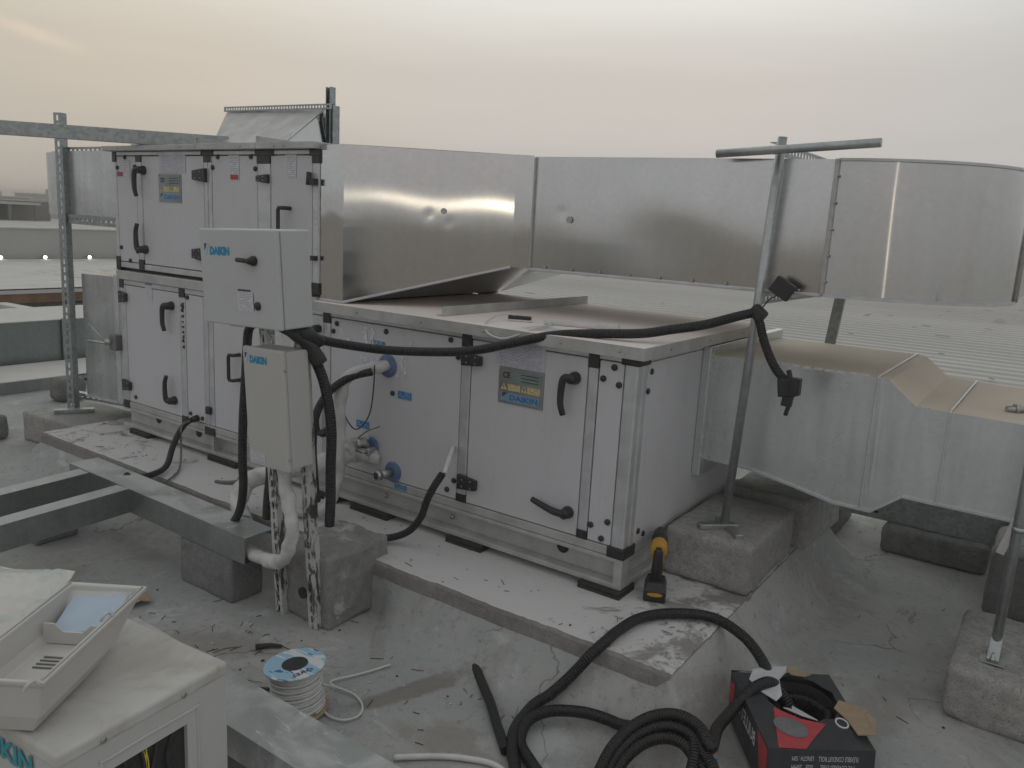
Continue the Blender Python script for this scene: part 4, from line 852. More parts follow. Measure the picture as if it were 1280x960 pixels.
# far right pole
fp = thing('pipe_post', (-.045, 3.30, .2), 'thin galvanised pipe post bolted on the block at far right', 'post')
m = MB(); m.tube([(-.045, 3.297, .205), (-.040, 3.299, 1.5)], .0175, 12); m.build('pole', 'pipe', fp)
m = MB(); m.box(-.085, -.005, 3.19, 3.25, .2055, .2105); m.beam((-.045, 3.22, .21), (-.045, 3.30, .27), .04, .006); m.build('foot_plate', 'pipe', fp, bev=.002)
m = MB(); m.lathe([(.010, 0), (.010, .012), (.006, .013), (.006, .03)], (-.045, 3.215, .2105), (0, 0, 1), 6); m.build('anchor_bolt', 'zinc', fp)
m = MB(); m.beam((-.052, 3.36, .705), (-.085, 3.37, .565), .028, .024, (0, 1, 0)); m.build('duct_bracket', 'white', fp, bev=.003)
m = MB(); m.tube([(-.04, 3.299, .68), (-.04, 3.299, .70)], .022, 12); m.build('clamp', 'pipe', fp)
# steel channel under the return duct
cb = thing('steel_channel', (-.4, 4.75, .16), 'galvanised channel beam on blocks beneath the stepped duct at right', 'beam')
m = MB(); m.box(-1.10, .35, 4.70, 4.704, .16, .335); m.box(-1.10, .35, 4.704, 4.78, .331, .335); m.box(-1.10, .35, 4.704, 4.78, .16, .164); m.build('channel', 'strut', cb)
m = MB()
for x, z in ((-.80, .20), (-.73, .20), (-.80, .27), (-.73, .27)): m.box(x-.014, x+.014, 4.6985, 4.7, z-.007, z+.007)
m.build('slot', 'core', cb)
m = MB(); m.box(-.70, -.694, 4.695, 4.70, .162, .333); m.build('splice_plate', 'strut', cb)
# left steel frame
fr = thing('channel_trestle', (-3.6, 1.9, .22), 'galvanised channel frame with two arms resting on blocks in front of the plinth', 'frame')
def cchan(name, a, b, w, h, side, mat='galv_dull', top=None):
    a = V(a); b = V(b); d = (b-a); L = d.length; d.normalize(); s = V(side); s = (s-d*s.dot(d)).normalized(); up = d.cross(s); up = up if up.z > 0 else -up; c = (a+b)/2; th = .003
    m = MB(); m.obox(c+s*(w/2-th/2), (d, s, up), (L/2, th/2, h/2)); m.cur = 1; m.obox(c+up*(h/2-th/2)-s*th, (d, s, up), (L/2, w/2, th/2)); m.cur = 0; m.obox(c-up*(h/2-th/2)-s*th, (d, s, up), (L/2, w/2, th/2)); return m.build(name, [mat, 'galv_light'], fr)
cchan('channel', (-4.09, 2.035, .285), (-2.66, 2.035, .272), .145, .118, (0, -1, 0))
cchan('channel', (-3.95, 2.04, .278), (-3.86, 1.0, .273), .09, .115, (1, 0, 0))
cchan('channel', (-3.575, 1.960, .280), (-3.49, .9, .272), .09, .118, (1, 0, 0))
m = MB(); m.box(-3.86, -3.55, 1.9615, 1.9635, .25, .33)
m = MB(); m.lathe([(.012, 0), (.012, .004), (.006, .005)], (-3.89, 1.75, .285), (1, 0, 0), 10); m.build('bolt_hole', 'core', fr)
# ------------------------------------------------------------------ concrete blocks
def blk(lbl, *a, mat='block', group=None, **k): return tag(rough_block('concrete_block', *a, mat, **k), lbl, 'concrete block', group)
blk('pale rounded concrete block beside the drill carrying the leaning pipe post', -1.285, -.90, 3.06, 3.66, .228, .447, r=.03, amp=.007, n=16, seed=1)
blk('darker concrete block half hidden behind the pale block under the stepped duct', -1.27, -.86, 3.78, 4.36, .20, .455, r=.03, amp=.008, n=14, seed=2, rz=-.05)
blk('concrete block with post foot at the right edge of the picture', -.175, .42, 3.09, 3.70, -.003, .203, r=.03, amp=.010, n=16, seed=4, mat='block')
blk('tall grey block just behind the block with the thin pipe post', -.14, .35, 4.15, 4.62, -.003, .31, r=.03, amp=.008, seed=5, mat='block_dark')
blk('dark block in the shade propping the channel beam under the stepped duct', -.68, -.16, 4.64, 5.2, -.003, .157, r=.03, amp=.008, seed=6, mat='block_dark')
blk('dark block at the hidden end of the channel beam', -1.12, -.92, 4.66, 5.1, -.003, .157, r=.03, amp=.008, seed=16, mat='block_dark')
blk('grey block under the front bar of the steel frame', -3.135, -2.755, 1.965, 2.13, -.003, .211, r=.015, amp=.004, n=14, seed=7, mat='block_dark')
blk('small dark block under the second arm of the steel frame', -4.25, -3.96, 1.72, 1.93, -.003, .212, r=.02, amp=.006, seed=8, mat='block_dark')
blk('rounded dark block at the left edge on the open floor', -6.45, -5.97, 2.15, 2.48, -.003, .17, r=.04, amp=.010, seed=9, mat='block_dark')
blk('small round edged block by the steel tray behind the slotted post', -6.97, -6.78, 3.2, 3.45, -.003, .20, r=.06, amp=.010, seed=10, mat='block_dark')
pb = blk('plaster splashed block behind the slotted stand in front of the plinth', -2.575, -2.275, 2.075, 2.42, -.003, .315, r=.018, amp=.009, n=26, seed=11, mat='block_plaster', chip=.012)
m = MB(); m.tube([(-2.425, 2.066, .125), (-2.425, 2.10, .125)], .024, 16); m.build('cast_hole', 'core', pb)
# ------------------------------------------------------------------ control stand with two boxes (leans slightly)
LEAN = Matrix(((1, 0, -.035, -2.43), (0, 1, -.035, 2.05), (0.035, .035, 1, 0), (0, 0, 0, 1)))
lean_rot = (R(2.0), R(-2.0), 0)
st = thing('slotted_stand', (-2.43, 2.05, 0), 'pair of paint flaked slotted posts carrying the two control boxes', 'stand', rot=lean_rot)
for x in (-.115, .090):
    m = MB(); slotted(m, (x, 0.0, 0), (x, 0.0, 1.46 if x > 0 else 1.30), (1, 0, 0), None, .044, .036, .012, .030, .046); m.build('post', 'flaky', st, local=True)
    if x > 0:
        m = MB(); m.box(x-.02, x+.02, .002, .034, .70, 1.30); m.build('inner_channel', 'strut', st, local=True)
m = MB(); slotted(m, (-.30, -.004, 1.30), (.12, -.004, 1.30), (0, 0, 1), None, .04, .03, .012, .03, .05); m.build('crossbar', 'strut', st, local=True)
cb_ = thing('control_cabinet', (-2.43, 2.05, 0), 'wide pale grey control cabinet with rotary handle on top of the stand', 'control box', rot=lean_rot)
x0, x1, yf, yb, z0, z1 = -.252, .192, -.160, -.008, 1.252, 1.604
m = MB(); m.box(x0, x1, yf+.022, yb, z0, z1); m.build('body', 'cabinet', cb_, bev=.007, local=True, segs=3)
m = MB(); m.box(x0-.001, x1+.001, yf, yf+.0185, z0-.001, z1+.001); m.build('door', 'cabinet', cb_, bev=.006, local=True, segs=3)
logo(cb_, (x0+.03, yf, z1-.098), (.148, 0, 0), (0, 0, .044), local=True)
m = MB(); m.lathe([(.018, 0), (.018, .010), (.013, .018), (.010, .030), (0, .031)], (.068, yf, 1.494), (0, -1, 0), 18); m.tube([(.068, yf-.022, 1.494), (.0, yf-.024, 1.497)], .0085, 8); m.build('rotary_handle', 'black', cb_, local=True)
m = MB(); m.quad((-.038, yf-.0012, 1.309), (.05, yf-.0012, 1.309), (.05, yf-.0012, 1.381), (-.038, yf-.0012, 1.381)); m.build('label_sticker', 'label_lines', cb_, local=True, recalc=False)
m = MB(); m.box(-.036, .037, yf-.0016, yf-.0012, 1.383, 1.389); m.box(.05, .0525, yf-.0016, yf-.0012, 1.313, 1.378); m.build('label_bar', 'print', cb_, local=True)
m = MB(); m.lathe([(.0155, 0), (.0155, .006), (.012, .009), (0, .009)], (.075, yf, 1.333), (0, -1, 0), 16); m.build('plug', 'black', cb_, local=True)
m = MB(); m.box(x0+.11, x0+.19, yf+.03, yf+.032, z0-.012, z0); m.build('bottom_tag', 'white', cb_, local=True)
bx = thing('junction_box', (-2.43, 2.05, 0), 'narrow beige control box hung below the wide cabinet on the stand', 'control box', rot=lean_rot)
x0, x1, yf, yb, z0, z1 = -.066, .155, -.135, -.008, .715, 1.165
m = MB(); m.box(x0, x1, yf+.022, yb, z0, z1); m.build('body', 'beige', bx, bev=.006, local=True, segs=3)
m = MB(); m.box(x0-.004, x1+.004, yf, yf+.021, z0-.006, z1+.008); m.build('cover', 'beige', bx, bev=.008, local=True, segs=3)
logo(bx, (x0+.012, yf, z1-.055), (.125, 0, 0), (0, 0, .04), local=True)
m = MB(); m.quad((x0+.015, yf-.0012, z0+.014), (x0+.095, yf-.0012, z0+.014), (x0+.095, yf-.0012, z0+.055), (x0+.015, yf-.0012, z0+.055)); m.build('label_sticker', 'label_lines', bx, local=True, recalc=False)
for z in (.76, 1.10):
    m = MB(); m.lathe([(.006, 0), (.004, .004), (0, .005)], (x1+.004, yf+.012, z), (1, 0, 0), 8); m.build('screw', 'zinc', bx, local=True)
# clear bag of papers wedged between the boxes
m = MB(); m.grid(lambda u, v: (-2.62+.24*u, 2.02+.012*mnoise.noise(V((u*5, v*4, 0))), 1.13+.11*v+.01*mnoise.noise(V((u*4, v*3, 7)))), 14, 8)
tag(m.build('document_sleeve', 'film', recalc=False), 'crumpled clear plastic sleeve squeezed between the two control boxes', 'plastic sleeve')
# ------------------------------------------------------------------ cables, pipes
CONDA = [(-2.378, 1.98, 1.245), (-2.431, 2.16, 1.177), (-2.396, 2.3, 1.143), (-2.285, 2.42, 1.126), (-2.075, 2.53, 1.137), (-1.949, 2.58, 1.159), (-1.82, 2.62, 1.198), (-1.677, 2.69, 1.241), (-1.525, 2.74, 1.263), (-1.349, 2.8, 1.28), (-1.254, 2.88, 1.301), (-1.166, 2.98, 1.322), (-1.085, 3.1, 1.355), (-1.031, 3.17, 1.375)]
def cable(name, pts, r, mat, label, cat, n=8, sides=10, **k):
    m = MB(); m.tube(spline(pts, n), r, sides, **k)
    if mat == 'foam':      # lumpy hand wrapped insulation
        for q, p_ in enumerate(m.v): m.v[q] = p_+V((mnoise.noise(p_*22), mnoise.noise(p_*22+V((5, 0, 0))), mnoise.noise(p_*22+V((0, 9, 0)))))*r*.35
    return tag(m.build(name, mat), label, cat)
fc = cable('flexible_conduit', [(-2.40, 1.96, 1.285), (-2.335, 1.99, 1.252), (-2.372+.10, 2.16, 1.184), (-2.589+.02, 2.30, 1.145)][:2]+CONDA, .0185, 'conduit', 'long black corrugated conduit strung from the wide cabinet to the leaning pipe post', 'conduit')
m = MB(); m.tube(spline([(-1.04, 3.165, 1.375), (-1.012, 3.16, 1.345), (-.978, 3.16, 1.255), (-.93, 3.16, 1.17), (-.885, 3.16, 1.125)], 8), .0175, 10)
hc = tag(m.build('hanging_conduit', 'conduit'), 'short black conduit tied to the leaning pipe post and hanging down with a plug end', 'conduit')
m = MB(); m.obox((-1.02, 3.165, 1.372), (V((.8, 0, -.6)), V((0, 1, 0)), V((.6, 0, .8))), (.032, .024, .026)); m.build('tape_wrap', 'black', hc, bev=.01)
m = MB()
for c, h, a in (((-.868, 3.15, 1.098), (.034, .02, .036), .15), ((-.835, 3.14, 1.108), (.020, .018, .034), 0), ((-.862, 3.14, 1.15), (.009, .009, .02), .3), ((-.862, 3.15, 1.045), (.02, .014, .022), -.1), ((-.857, 3.15, 1.015), (.008, .008, .03), -.2)):
    m.obox(c, (V((math.cos(a), 0, math.sin(a))), V((0, 1, 0)), V((-math.sin(a), 0, math.cos(a)))), h)
m.build('plug', 'black', hc, bev=.004)
m = MB(); m.obox((-.945, 3.20, 1.475), (V((.86, 0, -.5)), V((.2, 1, 0)).normalized(), V((.5, 0, .86))), (.042, .012, .034)); tg_ = m.build('wall_plug_box', 'black', bev=.003); tag(tg_, 'flat black plug box on a thin wire beside the lower bracket of the pipe post', 'plug')
m = MB(); m.tube(spline([(-.955, 3.19, 1.45), (-.985, 3.18, 1.43), (-1.01, 3.17, 1.39)], 5), .003, 6); m.build('wire', 'black', tg_)
cable('flexible_conduit', [(-2.385, 1.99, 1.25), (-2.34, 2.02, 1.17), (-2.305, 2.05, 1.08), (-2.275, 2.06, .98), (-2.262, 2.07, .85), (-2.275, 2.08, .70), (-2.285, 2.09, .55), (-2.29, 2.09, .45)], .020, 'conduit', 'black conduit dropping straight from the wide cabinet to above the splashed block', 'conduit')
m = MB()
for p_, r_ in (([(-2.43, 1.915, 1.275), (-2.385, 1.945, 1.253), (-2.345, 1.975, 1.222), (-2.315, 2.02, 1.165), (-2.30, 2.045, 1.11)], .027), ([(-2.40, 1.93, 1.28), (-2.35, 1.97, 1.252), (-2.32, 2.0, 1.225), (-2.32, 2.06, 1.19)], .026), ([(-2.37, 1.95, 1.275), (-2.345, 2.0, 1.23), (-2.35, 2.03, 1.17)], .022)): m.tube(spline(p_, 6), r_, 10)
for q, p_ in enumerate(m.v): m.v[q] = p_+V((mnoise.noise(p_*30), mnoise.noise(p_*30+V((7, 0, 0))), mnoise.noise(p_*30+V((0, 5, 0)))))*.006
tag(m.build('tape_bundle', 'black'), 'black taped cable bundle under the right bottom corner of the wide cabinet', 'cable bundle')
cable('flexible_conduit', [(-2.60, YF-.10, .965), (-2.68, 2.57, .935), (-2.74, 2.5, .87), (-2.74, 2.42, .78), (-2.70, 2.36, .66), (-2.62, 2.30, .52), (-2.56, 2.26, .44)], .019, 'conduit', 'black conduit curving out of the upper pipe port and down beside the white wrapped pipe', 'conduit')
wp = cable('insulated_pipe', [(-2.585, YF-.012, .985), (-2.62, 2.64, .975), (-2.69, 2.58, .945), (-2.735, 2.56, .86), (-2.73, 2.55, .70), (-2.725, 2.54, .50), (-2.74, 2.52, .36), (-2.80, 2.48, .27), (-2.92, 2.42, .262)], .028, 'foam', 'white wrapped pipe running from the upper port down to the plinth behind the stand', 'pipe', sides=14)
cable('insulated_pipe', [(-2.68, YF-.012, .575)]+[(-2.719, 2.7, 0.547), (-2.752, 2.6, 0.533), (-2.808, 2.5, 0.503), (-2.884, 2.42, 0.484), (-3.038, 2.38, 0.43), (-3.137, 2.33, 0.371), (-3.091, 2.25, 0.305), (-2.927, 2.15, 0.27)], .042, 'foam', 'thick white wrapped pipe leading left from the lower port behind the stand', 'pipe', sides=14)
m = MB()      # loose white wrap bunched round the lower pipe port
for (c_, r_) in (((-2.70, YF-.06, .545), .05), ((-2.66, YF-.035, .53), .045), ((-2.735, YF-.085, .59), .028), ((-2.69, YF-.05, .625), .022), ((-2.76, YF-.11, .565), .046)):
    def ball(u, v, c_=c_, r_=r_):
        a = u*2*math.pi; b = (v-.5)*math.pi; d = V((math.cos(a)*math.cos(b)*1.25, math.sin(a)*math.cos(b)*.8, math.sin(b)*.8)); return V(c_)+d*r_*(1+.35*mnoise.noise(d*2.2+V(c_)*9))
    m.grid(ball, 16, 10)
tag(m.build('pipe_wrap', 'foam', recalc=False), 'bunched white wrap around the lower pipe port of the long unit', 'insulation wrap')
m = MB(); m.obox((-2.71, YF-.07, .60), (V((.9, -.3, .2)).normalized(), V((.3, .9, 0)).normalized(), V((-.2, 0, .97)).normalized()), (.05, .03, .02)); m.obox((-2.685, YF-.05, .56), (V((1, 0, .1)), V((0, 1, 0)), V((0, 0, 1))), (.05, .03, .022))
tag(m.build('pipe_valve', 'zinc', bev=.012), 'half wrapped valve at the lower pipe port with foil around it', 'valve')
cable('drain_hose', [(-2.455, 2.0, .70), (-2.43, 1.985, .62), (-2.39, 1.975, .53), (-2.372, 1.97, .45), (-2.385, 1.965, .37), (-2.43, 1.972, .30), (-2.52, 1.988, .262), (-2.62, 2.005, .25), (-2.76, 2.015, .25)], .027, 'foam', 'white wrapped hose looping down below the narrow control box to the frame', 'hose', sides=14)
cable('flexible_conduit', [(-2.709, 2.06, 1.22), (-2.745, 2.06, 1.186), (-2.757, 2.06, 1.125), (-2.77, 2.06, 0.989), (-2.789, 2.06, 0.814), (-2.798, 2.06, 0.637), (-2.796, 2.06, 0.494), (-2.826, 2.06, 0.378), (-2.901, 2.06, 0.28)], .0185, 'conduit', 'black conduit hanging behind the narrow box down to the front bar of the frame', 'conduit')
cable('flexible_conduit', [(-2.60, 2.05, .71), (-2.61, 2.06, .60), (-2.625, 2.06, .50), (-2.635, 2.06, .40)], .022, 'conduit', 'short dusty black tube hanging under the narrow control box', 'conduit')
m = MB(); m.tube([(-2.475, 1.99, .735), (-2.465, 1.985, .665)], .026, 10, rf=lambda t: 1.15-.3*t); tag(m.build('cable_sleeve', 'black'), 'black sleeve joining the white hose to the bottom of the narrow box', 'sleeve')
m = MB(); m.tube(spline([(-2.58, 2.62, 1.0), (-2.585, 2.62, .88), (-2.60, 2.61, .76), (-2.66, 2.60, .685), (-2.72, 2.60, .70), (-2.775, 2.59, .80), (-2.74, 2.58, .90), (-2.69, 2.57, .93)], 8), .0032, 6); m.tube(spline([(-2.58, 2.66, .70), (-2.66, 2.65, .66), (-2.72, 2.64, .60), (-2.70, 2.63, .565), (-2.64, 2.64, .56)], 8), .0026, 6)
tag(m.build('sensor_wire', 'black'), 'thin black sensor wire looping between the two pipe ports', 'wire')
lc = cable('power_cable', [(-4.10, YF-.045, .45), (-4.12, 2.655, .432), (-4.10, 2.60, .40), (-4.02, 2.50, .34), (-3.93, 2.40, .265), (-3.86, 2.27, .262), (-3.78, 2.12, .30), (-3.72, 2.06, .34)], .0165, 'conduit', 'black cable curving from the lower left gland to the steel frame corner', 'cable')
cable('thin_cable', [(-4.10, 2.66, .445), (-4.09, 2.60, .42), (-4.02, 2.55, .31), (-3.90, 2.46, .245), (-3.80, 2.35, .242), (-3.74, 2.24, .24), (-3.70, 2.18, .243)], .006, 'grey_plastic', 'thin grey cable beside the thick black one at the lower left gland', 'cable', sides=6)
rc = cable('motor_cable', [(-2.105, 2.56, .60), (-2.13, 2.54, .545), (-2.17, 2.54, .47), (-2.21, 2.55, .38), (-2.27, 2.54, .30), (-2.34, 2.50, .262), (-2.42, 2.46, .252), (-2.50, 2.42, .25)], .0165, 'conduit', 'black sleeved cable with white end entering the big panel beside the hinged door', 'cable')
m = MB(); m.tube(spline([(-2.175, YF-.01, .675), (-2.14, 2.66, .668), (-2.112, 2.60, .635), (-2.10, 2.57, .60)], 6), .011, 8); m.build('white_end', 'white', rc)
# big loose conduit from the cardboard box
def ccir(k, a0, a1, n, dz=0.0):
    o = []
    for i in range(n+1):
        a = R(a0+(a1-a0)*i/n); x = -.795+.162*k*math.cos(a); y = 2.0+.20*k*math.sin(a); o.append((x, y, .024+dz+max(0, y-1.95)*.52))
    return o
big = [(-.54, 2.56, .08), (-.585, 2.56, .15), (-.635, 2.545, .205), (-.68, 2.48, .19), (-.705, 2.39, .155), (-.715, 2.28, .14)] + ccir(1.0, 48, 385, 16, .030) + ccir(.90, 30, 385, 15, .012)[1:] + ccir(.77, 30, 335, 12)[1:] + [(-.70, 2.02, .08), (-.74, 2.16, .145), (-.84, 2.215, .155), (-.92, 2.20, .10), (-1.0, 2.195, .07), (-1.06, 2.198, .065), (-1.141, 2.18, .065), (-1.238, 2.13, .055), (-1.275, 2.05, .045), (-1.249, 1.964, .026), (-1.169, 1.905, .024), (-1.08, 1.85, .024), (-1.0, 1.78, .024), (-.96, 1.68, .024), (-1.02, 1.62, .024), (-1.10, 1.68, .024), (-1.15, 1.78, .024), (-1.185, 1.845, .026), (-1.241, 1.908, .030), (-1.293, 2.0, .034), (-1.31, 2.126, .045), (-1.288, 2.19, .062), (-1.262, 2.238, .095), (-1.225, 2.268, .150), (-1.185, 2.295, .215), (-1.16, 2.36, .252), (-1.158, 2.43, .256), (-1.14, 2.57, .256), (-1.063, 2.686, .256), (-.933, 2.758, .256), (-.80, 2.718, .245), (-.71, 2.66, .215), (-.655, 2.60, .18), (-.62, 2.54, .12), (-.58, 2.50, .08)]
cable('flexible_conduit', big, .0195, 'conduit', 'long loose black conduit coiled on the floor and fed from the torn cardboard box', 'conduit', n=6, sides=12)
m = MB(); m.obox((-.650, 2.10, .115), (V((.3, -.95, 0)).normalized(), V((.95, .3, 0)).normalized(), V((0, 0, 1))), (.04, .004, .022)); tag(m.build('tape_tab', 'blue_sticker'), 'dark blue tape tab on the right side of the conduit coil', 'tape')
cc = cable('conduit_offcut', [(-1.707, 2.287, .04), (-1.62, 2.215, .022), (-1.527, 2.138, .021), (-1.45, 2.075, .021), (-1.36, 1.99, .021), (-1.26, 1.90, .021)], .0175, 'conduit', 'straight cut piece of black conduit lying alone on the floor', 'conduit')
cable('white_tube', [(-1.52, 1.662, .012), (-1.43, 1.745, .011), (-1.348, 1.80, .011), (-1.25, 1.835, .011), (-1.15, 1.80, .011), (-1.05, 1.70, .011)], .0095, 'white', 'thin white tube lying on the floor at the bottom edge', 'tube', sides=8)
# ------------------------------------------------------------------ spool of white cable
sp = thing('cable_spool', (-1.955, 1.655, 0), 'spool of white cable with a blue printed flange standing on the floor', 'cable spool', rot=(R(3), R(-4), 0))
m = MB(); m.lathe([(.098, 0), (.098, .004), (.045, .005), (.045, .004)], (0, 0, 0), (0, 0, 1), 36); m.build('bottom_flange', 'card', sp, local=True)
m = MB(); m.lathe([(.044, .166), (.103, .166), (.103, .170), (.044, .1705), (.044, .06), (.0, .06)], (0, 0, 0), (0, 0, 1), 40, smooth=False); m.build('top_flange', 'spool_label', sp, local=True)
m = MB(); m.lathe([(.0435, .1716), (.0435, .05), (0, .05)], (0, 0, 0), (0, 0, 1), 30); m.build('hub_hole', 'core', sp, local=True)
m = MB(); pts = []
rr = random.Random(2)
for i in range(22*36):
    a = i/36*2*math.pi; r_ = .083+.003*math.sin(i*.11)+.002*mnoise.noise(V((i*.05, 0, 0))); pts.append((r_*math.cos(a), r_*math.sin(a), .012+.148*i/(22*36)))
m.tube(pts, .0044, 6); m.lathe([(.078, .005), (.078, .165)], (0, 0, 0), (0, 0, 1), 30); m.build('wound_cable', 'white', sp, local=True)
m = MB(); put_text(m, 'OREL', (.085, .010, .1718), (-.02, -.075, 0), (-.018, .004, 0), .01); m.build('lettering', 'logo_navy' if 'logo_navy' in M else 'print', sp, local=True, recalc=False)
cable('loose_white_cable', [(-1.89, 1.70, .10), (-1.90, 1.76, .05), (-1.93, 1.74, .010), (-1.90, 1.705, .008), (-1.84, 1.685, .008), (-1.785, 1.70, .008), (-1.765, 1.75, .008), (-1.80, 1.80, .008), (-1.87, 1.825, .009), (-1.95, 1.81, .014), (-1.985, 1.83, .012), (-1.955, 1.91, .008), (-1.93, 1.97, .008), (-1.905, 2.05, .008)], .0042, 'white', 'loose end of white cable making a loop on the floor beside the spool', 'cable', sides=6)
# ------------------------------------------------------------------ torn cardboard box
tl, trr, br, bl_ = V((-.775, 2.55, .195)), V((-.50, 2.765, .185)), V((-.283, 2.455, .160)), V((-.545, 2.245, .165))
dn = V((.012, -.02, -.155))
cbx = thing('cardboard_box', (-.52, 2.5, 0), 'torn open black and red cardboard box with conduit inside on the floor', 'cardboard box')
cen = (tl+trr+br+bl_)/4; X_ = (trr-tl+br-bl_)/4; Y_ = (bl_-tl+br-trr)/4
def bp(u, v, w=0): # u: left->right -1..1, v: back->front -1..1, w: depth 0..1 down
    a = tl+(trr-tl)*(u+1)/2; b = bl_+(br-bl_)*(u+1)/2; return a+(b-a)*(v+1)/2+dn*w
hole = []
for i in range(40):
    a = 2*math.pi*i/40; r_ = 1+.14*mnoise.noise(V((math.cos(a)*2.2, math.sin(a)*2.2, 4)))+.06*mnoise.noise(V((math.cos(a)*9, math.sin(a)*9, 1)))
    hole.append((.16+.68*r_*math.cos(a), -.27+.60*r_*math.sin(a)))
m = MB()
def outer(u, v):
    dx, dy = u-.18, v+.32; k = 1e9
    for c, d in (((1-.18), dx), ((-1-.18), dx)):
        if d*c > 1e-9: k = min(k, c/d)
    for c, d in (((1+.32), dy), ((-1+.32), dy)):
        if d*c > 1e-9: k = min(k, c/d)
    return (.18+dx*k, -.32+dy*k)
outs = [outer(*h) for h in hole]
n0 = m.add([bp(*h) for h in hole]); n1 = m.add([bp(*o) for o in outs])
for i in range(40): j = (i+1) % 40; m.face((n0+i, n0+j, n1+j, n1+i))
for cu, cv in ((-1, -1), (1, -1), (1, 1), (-1, 1)):      # corner fillers
    b = min(range(40), key=lambda i: (outs[i][0]-cu)**2+(outs[i][1]-cv)**2); j = b
    cand = sorted(range(40), key=lambda i: (outs[i][0]-cu)**2+(outs[i][1]-cv)**2)[:2]
    q = m.add([bp(cu, cv)]); m.face((n1+cand[0], n1+cand[1], q))
m.build('top_panel', 'box_black', cbx, recalc=False)
m = MB()
for (a, b) in (((-1, 1), (1, 1)), ((-1, -1), (-1, 1)), ((1, -1), (1, 1)), ((-1, -1), (1, -1))): m.quad(bp(*a, 1), bp(*b, 1), bp(*b, 0), bp(*a, 0))
m.quad(bp(-1, -1, 1), bp(1, -1, 1), bp(1, 1, 1), bp(-1, 1, 1)); m.build('side_panel', 'box_black', cbx, recalc=False)
up = (trr-tl).cross(bl_-tl).normalized(); up = up if up.z > 0 else -up
e = up*.0015; fy = (bl_-tl).normalized()*.0015; fx = -(trr-tl).normalized()*.0015
def poly(name, mat, pts, off, par=cbx):
    mm = MB(); k = mm.add([p+off for p in pts]); mm.face(range(k, k+len(pts))); return mm.build(name, mat, par, recalc=False)
poly('red_flash', 'red', [bp(-.80, .98), bp(-.52, .0), bp(-.10, .28), bp(.34, .40), bp(.05, .66), bp(-.30, 1.0)], e)
poly('dark_disc', 'grey_plastic', [bp(-.38+.30*math.cos(a), .50+.24*math.sin(a)+.06*math.cos(a)) for a in [i*math.pi/8 for i in range(16)]], e*2)
poly('red_flash', 'red', [bp(-1, .50, .02), bp(-1, 1, .02), bp(-1, 1, 1), bp(-1, .78, .98)], fx)
poly('red_flash', 'red', [bp(-1, -.98, .25), bp(-1, -.72, .1), bp(-1, -.75, .7), bp(-1, -.98, .75)], fx)
poly('red_flash', 'red', [bp(-1, 1, .55), bp(-.55, 1, .60), bp(-1, 1, .8)], fy)
m = MB(); m.beam(bp(-1, 1.003, .60), bp(1, 1.003, .60), .002, .003); m.build('flap_line', 'grey_plastic', cbx)
m = MB()
m = MB(); put_text(m, 'PVC COVERED STEEL', bp(.62, 1, .30)+fy, bp(-.02, 1, .30)-bp(.62, 1, .30), bp(.62, 1, .40)-bp(.62, 1, .30)); m.build('lettering', 'paper', cbx, recalc=False)
m = MB(); put_text(m, 'FLEXIBLE CONDUIT ROLL', bp(.68, 1, .13)+fy, bp(-.06, 1, .13)-bp(.68, 1, .13), bp(.68, 1, .23)-bp(.68, 1, .13)); m.build('lettering', 'paper', cbx, recalc=False)
m = MB(); put_text(m, 'SIZE   25MM', bp(-.15, 1, .30)+fy, bp(-.55, 1, .30)-bp(-.15, 1, .30), bp(-.15, 1, .39)-bp(-.15, 1, .30)); m.build('lettering', 'paper', cbx, recalc=False)
m = MB(); put_text(m, 'LENGTH : 50M', bp(-.15, 1, .13)+fy, bp(-.55, 1, .13)-bp(-.15, 1, .13), bp(-.15, 1, .22)-bp(-.15, 1, .13)); m.build('lettering', 'paper', cbx, recalc=False)
m = MB(); put_text(m, 'BULLETTE', bp(.5, 1, .70)+fy, bp(-.45, 1, .70)-bp(.5, 1, .70), bp(.5, 1, .92)-bp(.5, 1, .70), .02); m.build('lettering', 'paper', cbx, recalc=False)
m = MB(); put_text(m, 'BULLETTE', bp(-1, .42, .48)+fx, bp(-1, -.55, .48)-bp(-1, .42, .48), bp(-1, .42, .20)-bp(-1, .42, .48), .02); m.build('lettering', 'paper', cbx, recalc=False)
m = MB(); put_text(m, 'CONDUIT ROLL', bp(-.86, -.93)+e, bp(-.45, -.93)-bp(-.86, -.93), bp(-.86, -.97)-bp(-.86, -.93)); m.build('lettering', 'paper', cbx, recalc=False)

m = MB(); cpt = [bp(.66+.11*math.cos(a), .36+.12*math.sin(a)) for a in [i*math.pi/12 for i in range(24)]]; m.tube([p+e for p in cpt], .003, 5, closed=True); m.build('round_mark', 'paper', cbx)
def torn(name, mat, pts, lift, th=.003, seed=0):
    mm = MB(); q = []
    for i, (u, v) in enumerate(pts): q.append(bp(u, v)+up*lift[i])
    mm.prism(q, up*th); return mm.build(name, mat, cbx)
torn('torn_flap', 'card_white', [(-.74, -.72), (-.56, -1.0), (-.20, -1.06), (.10, -1.0), (.0, -.78), (-.22, -.56), (-.28, -.22), (-.42, -.12), (-.64, -.40)], [.004, .006, .012, .022, .03, .028, .014, .006, .004])
torn('torn_flap', 'card', [(.02, -.95), (.22, -1.05), (.46, -1.0), (.52, -.80), (.30, -.62), (.08, -.70)], [.02, .016, .01, .02, .035, .03])
torn('torn_flap', 'card_white', [(-.34, .02), (-.06, .22), (.20, .34), (.14, .05), (-.02, -.26), (-.12, -.06), (-.24, -.06)], [.002, .003, .004, -.02, -.03, -.015, -.01])
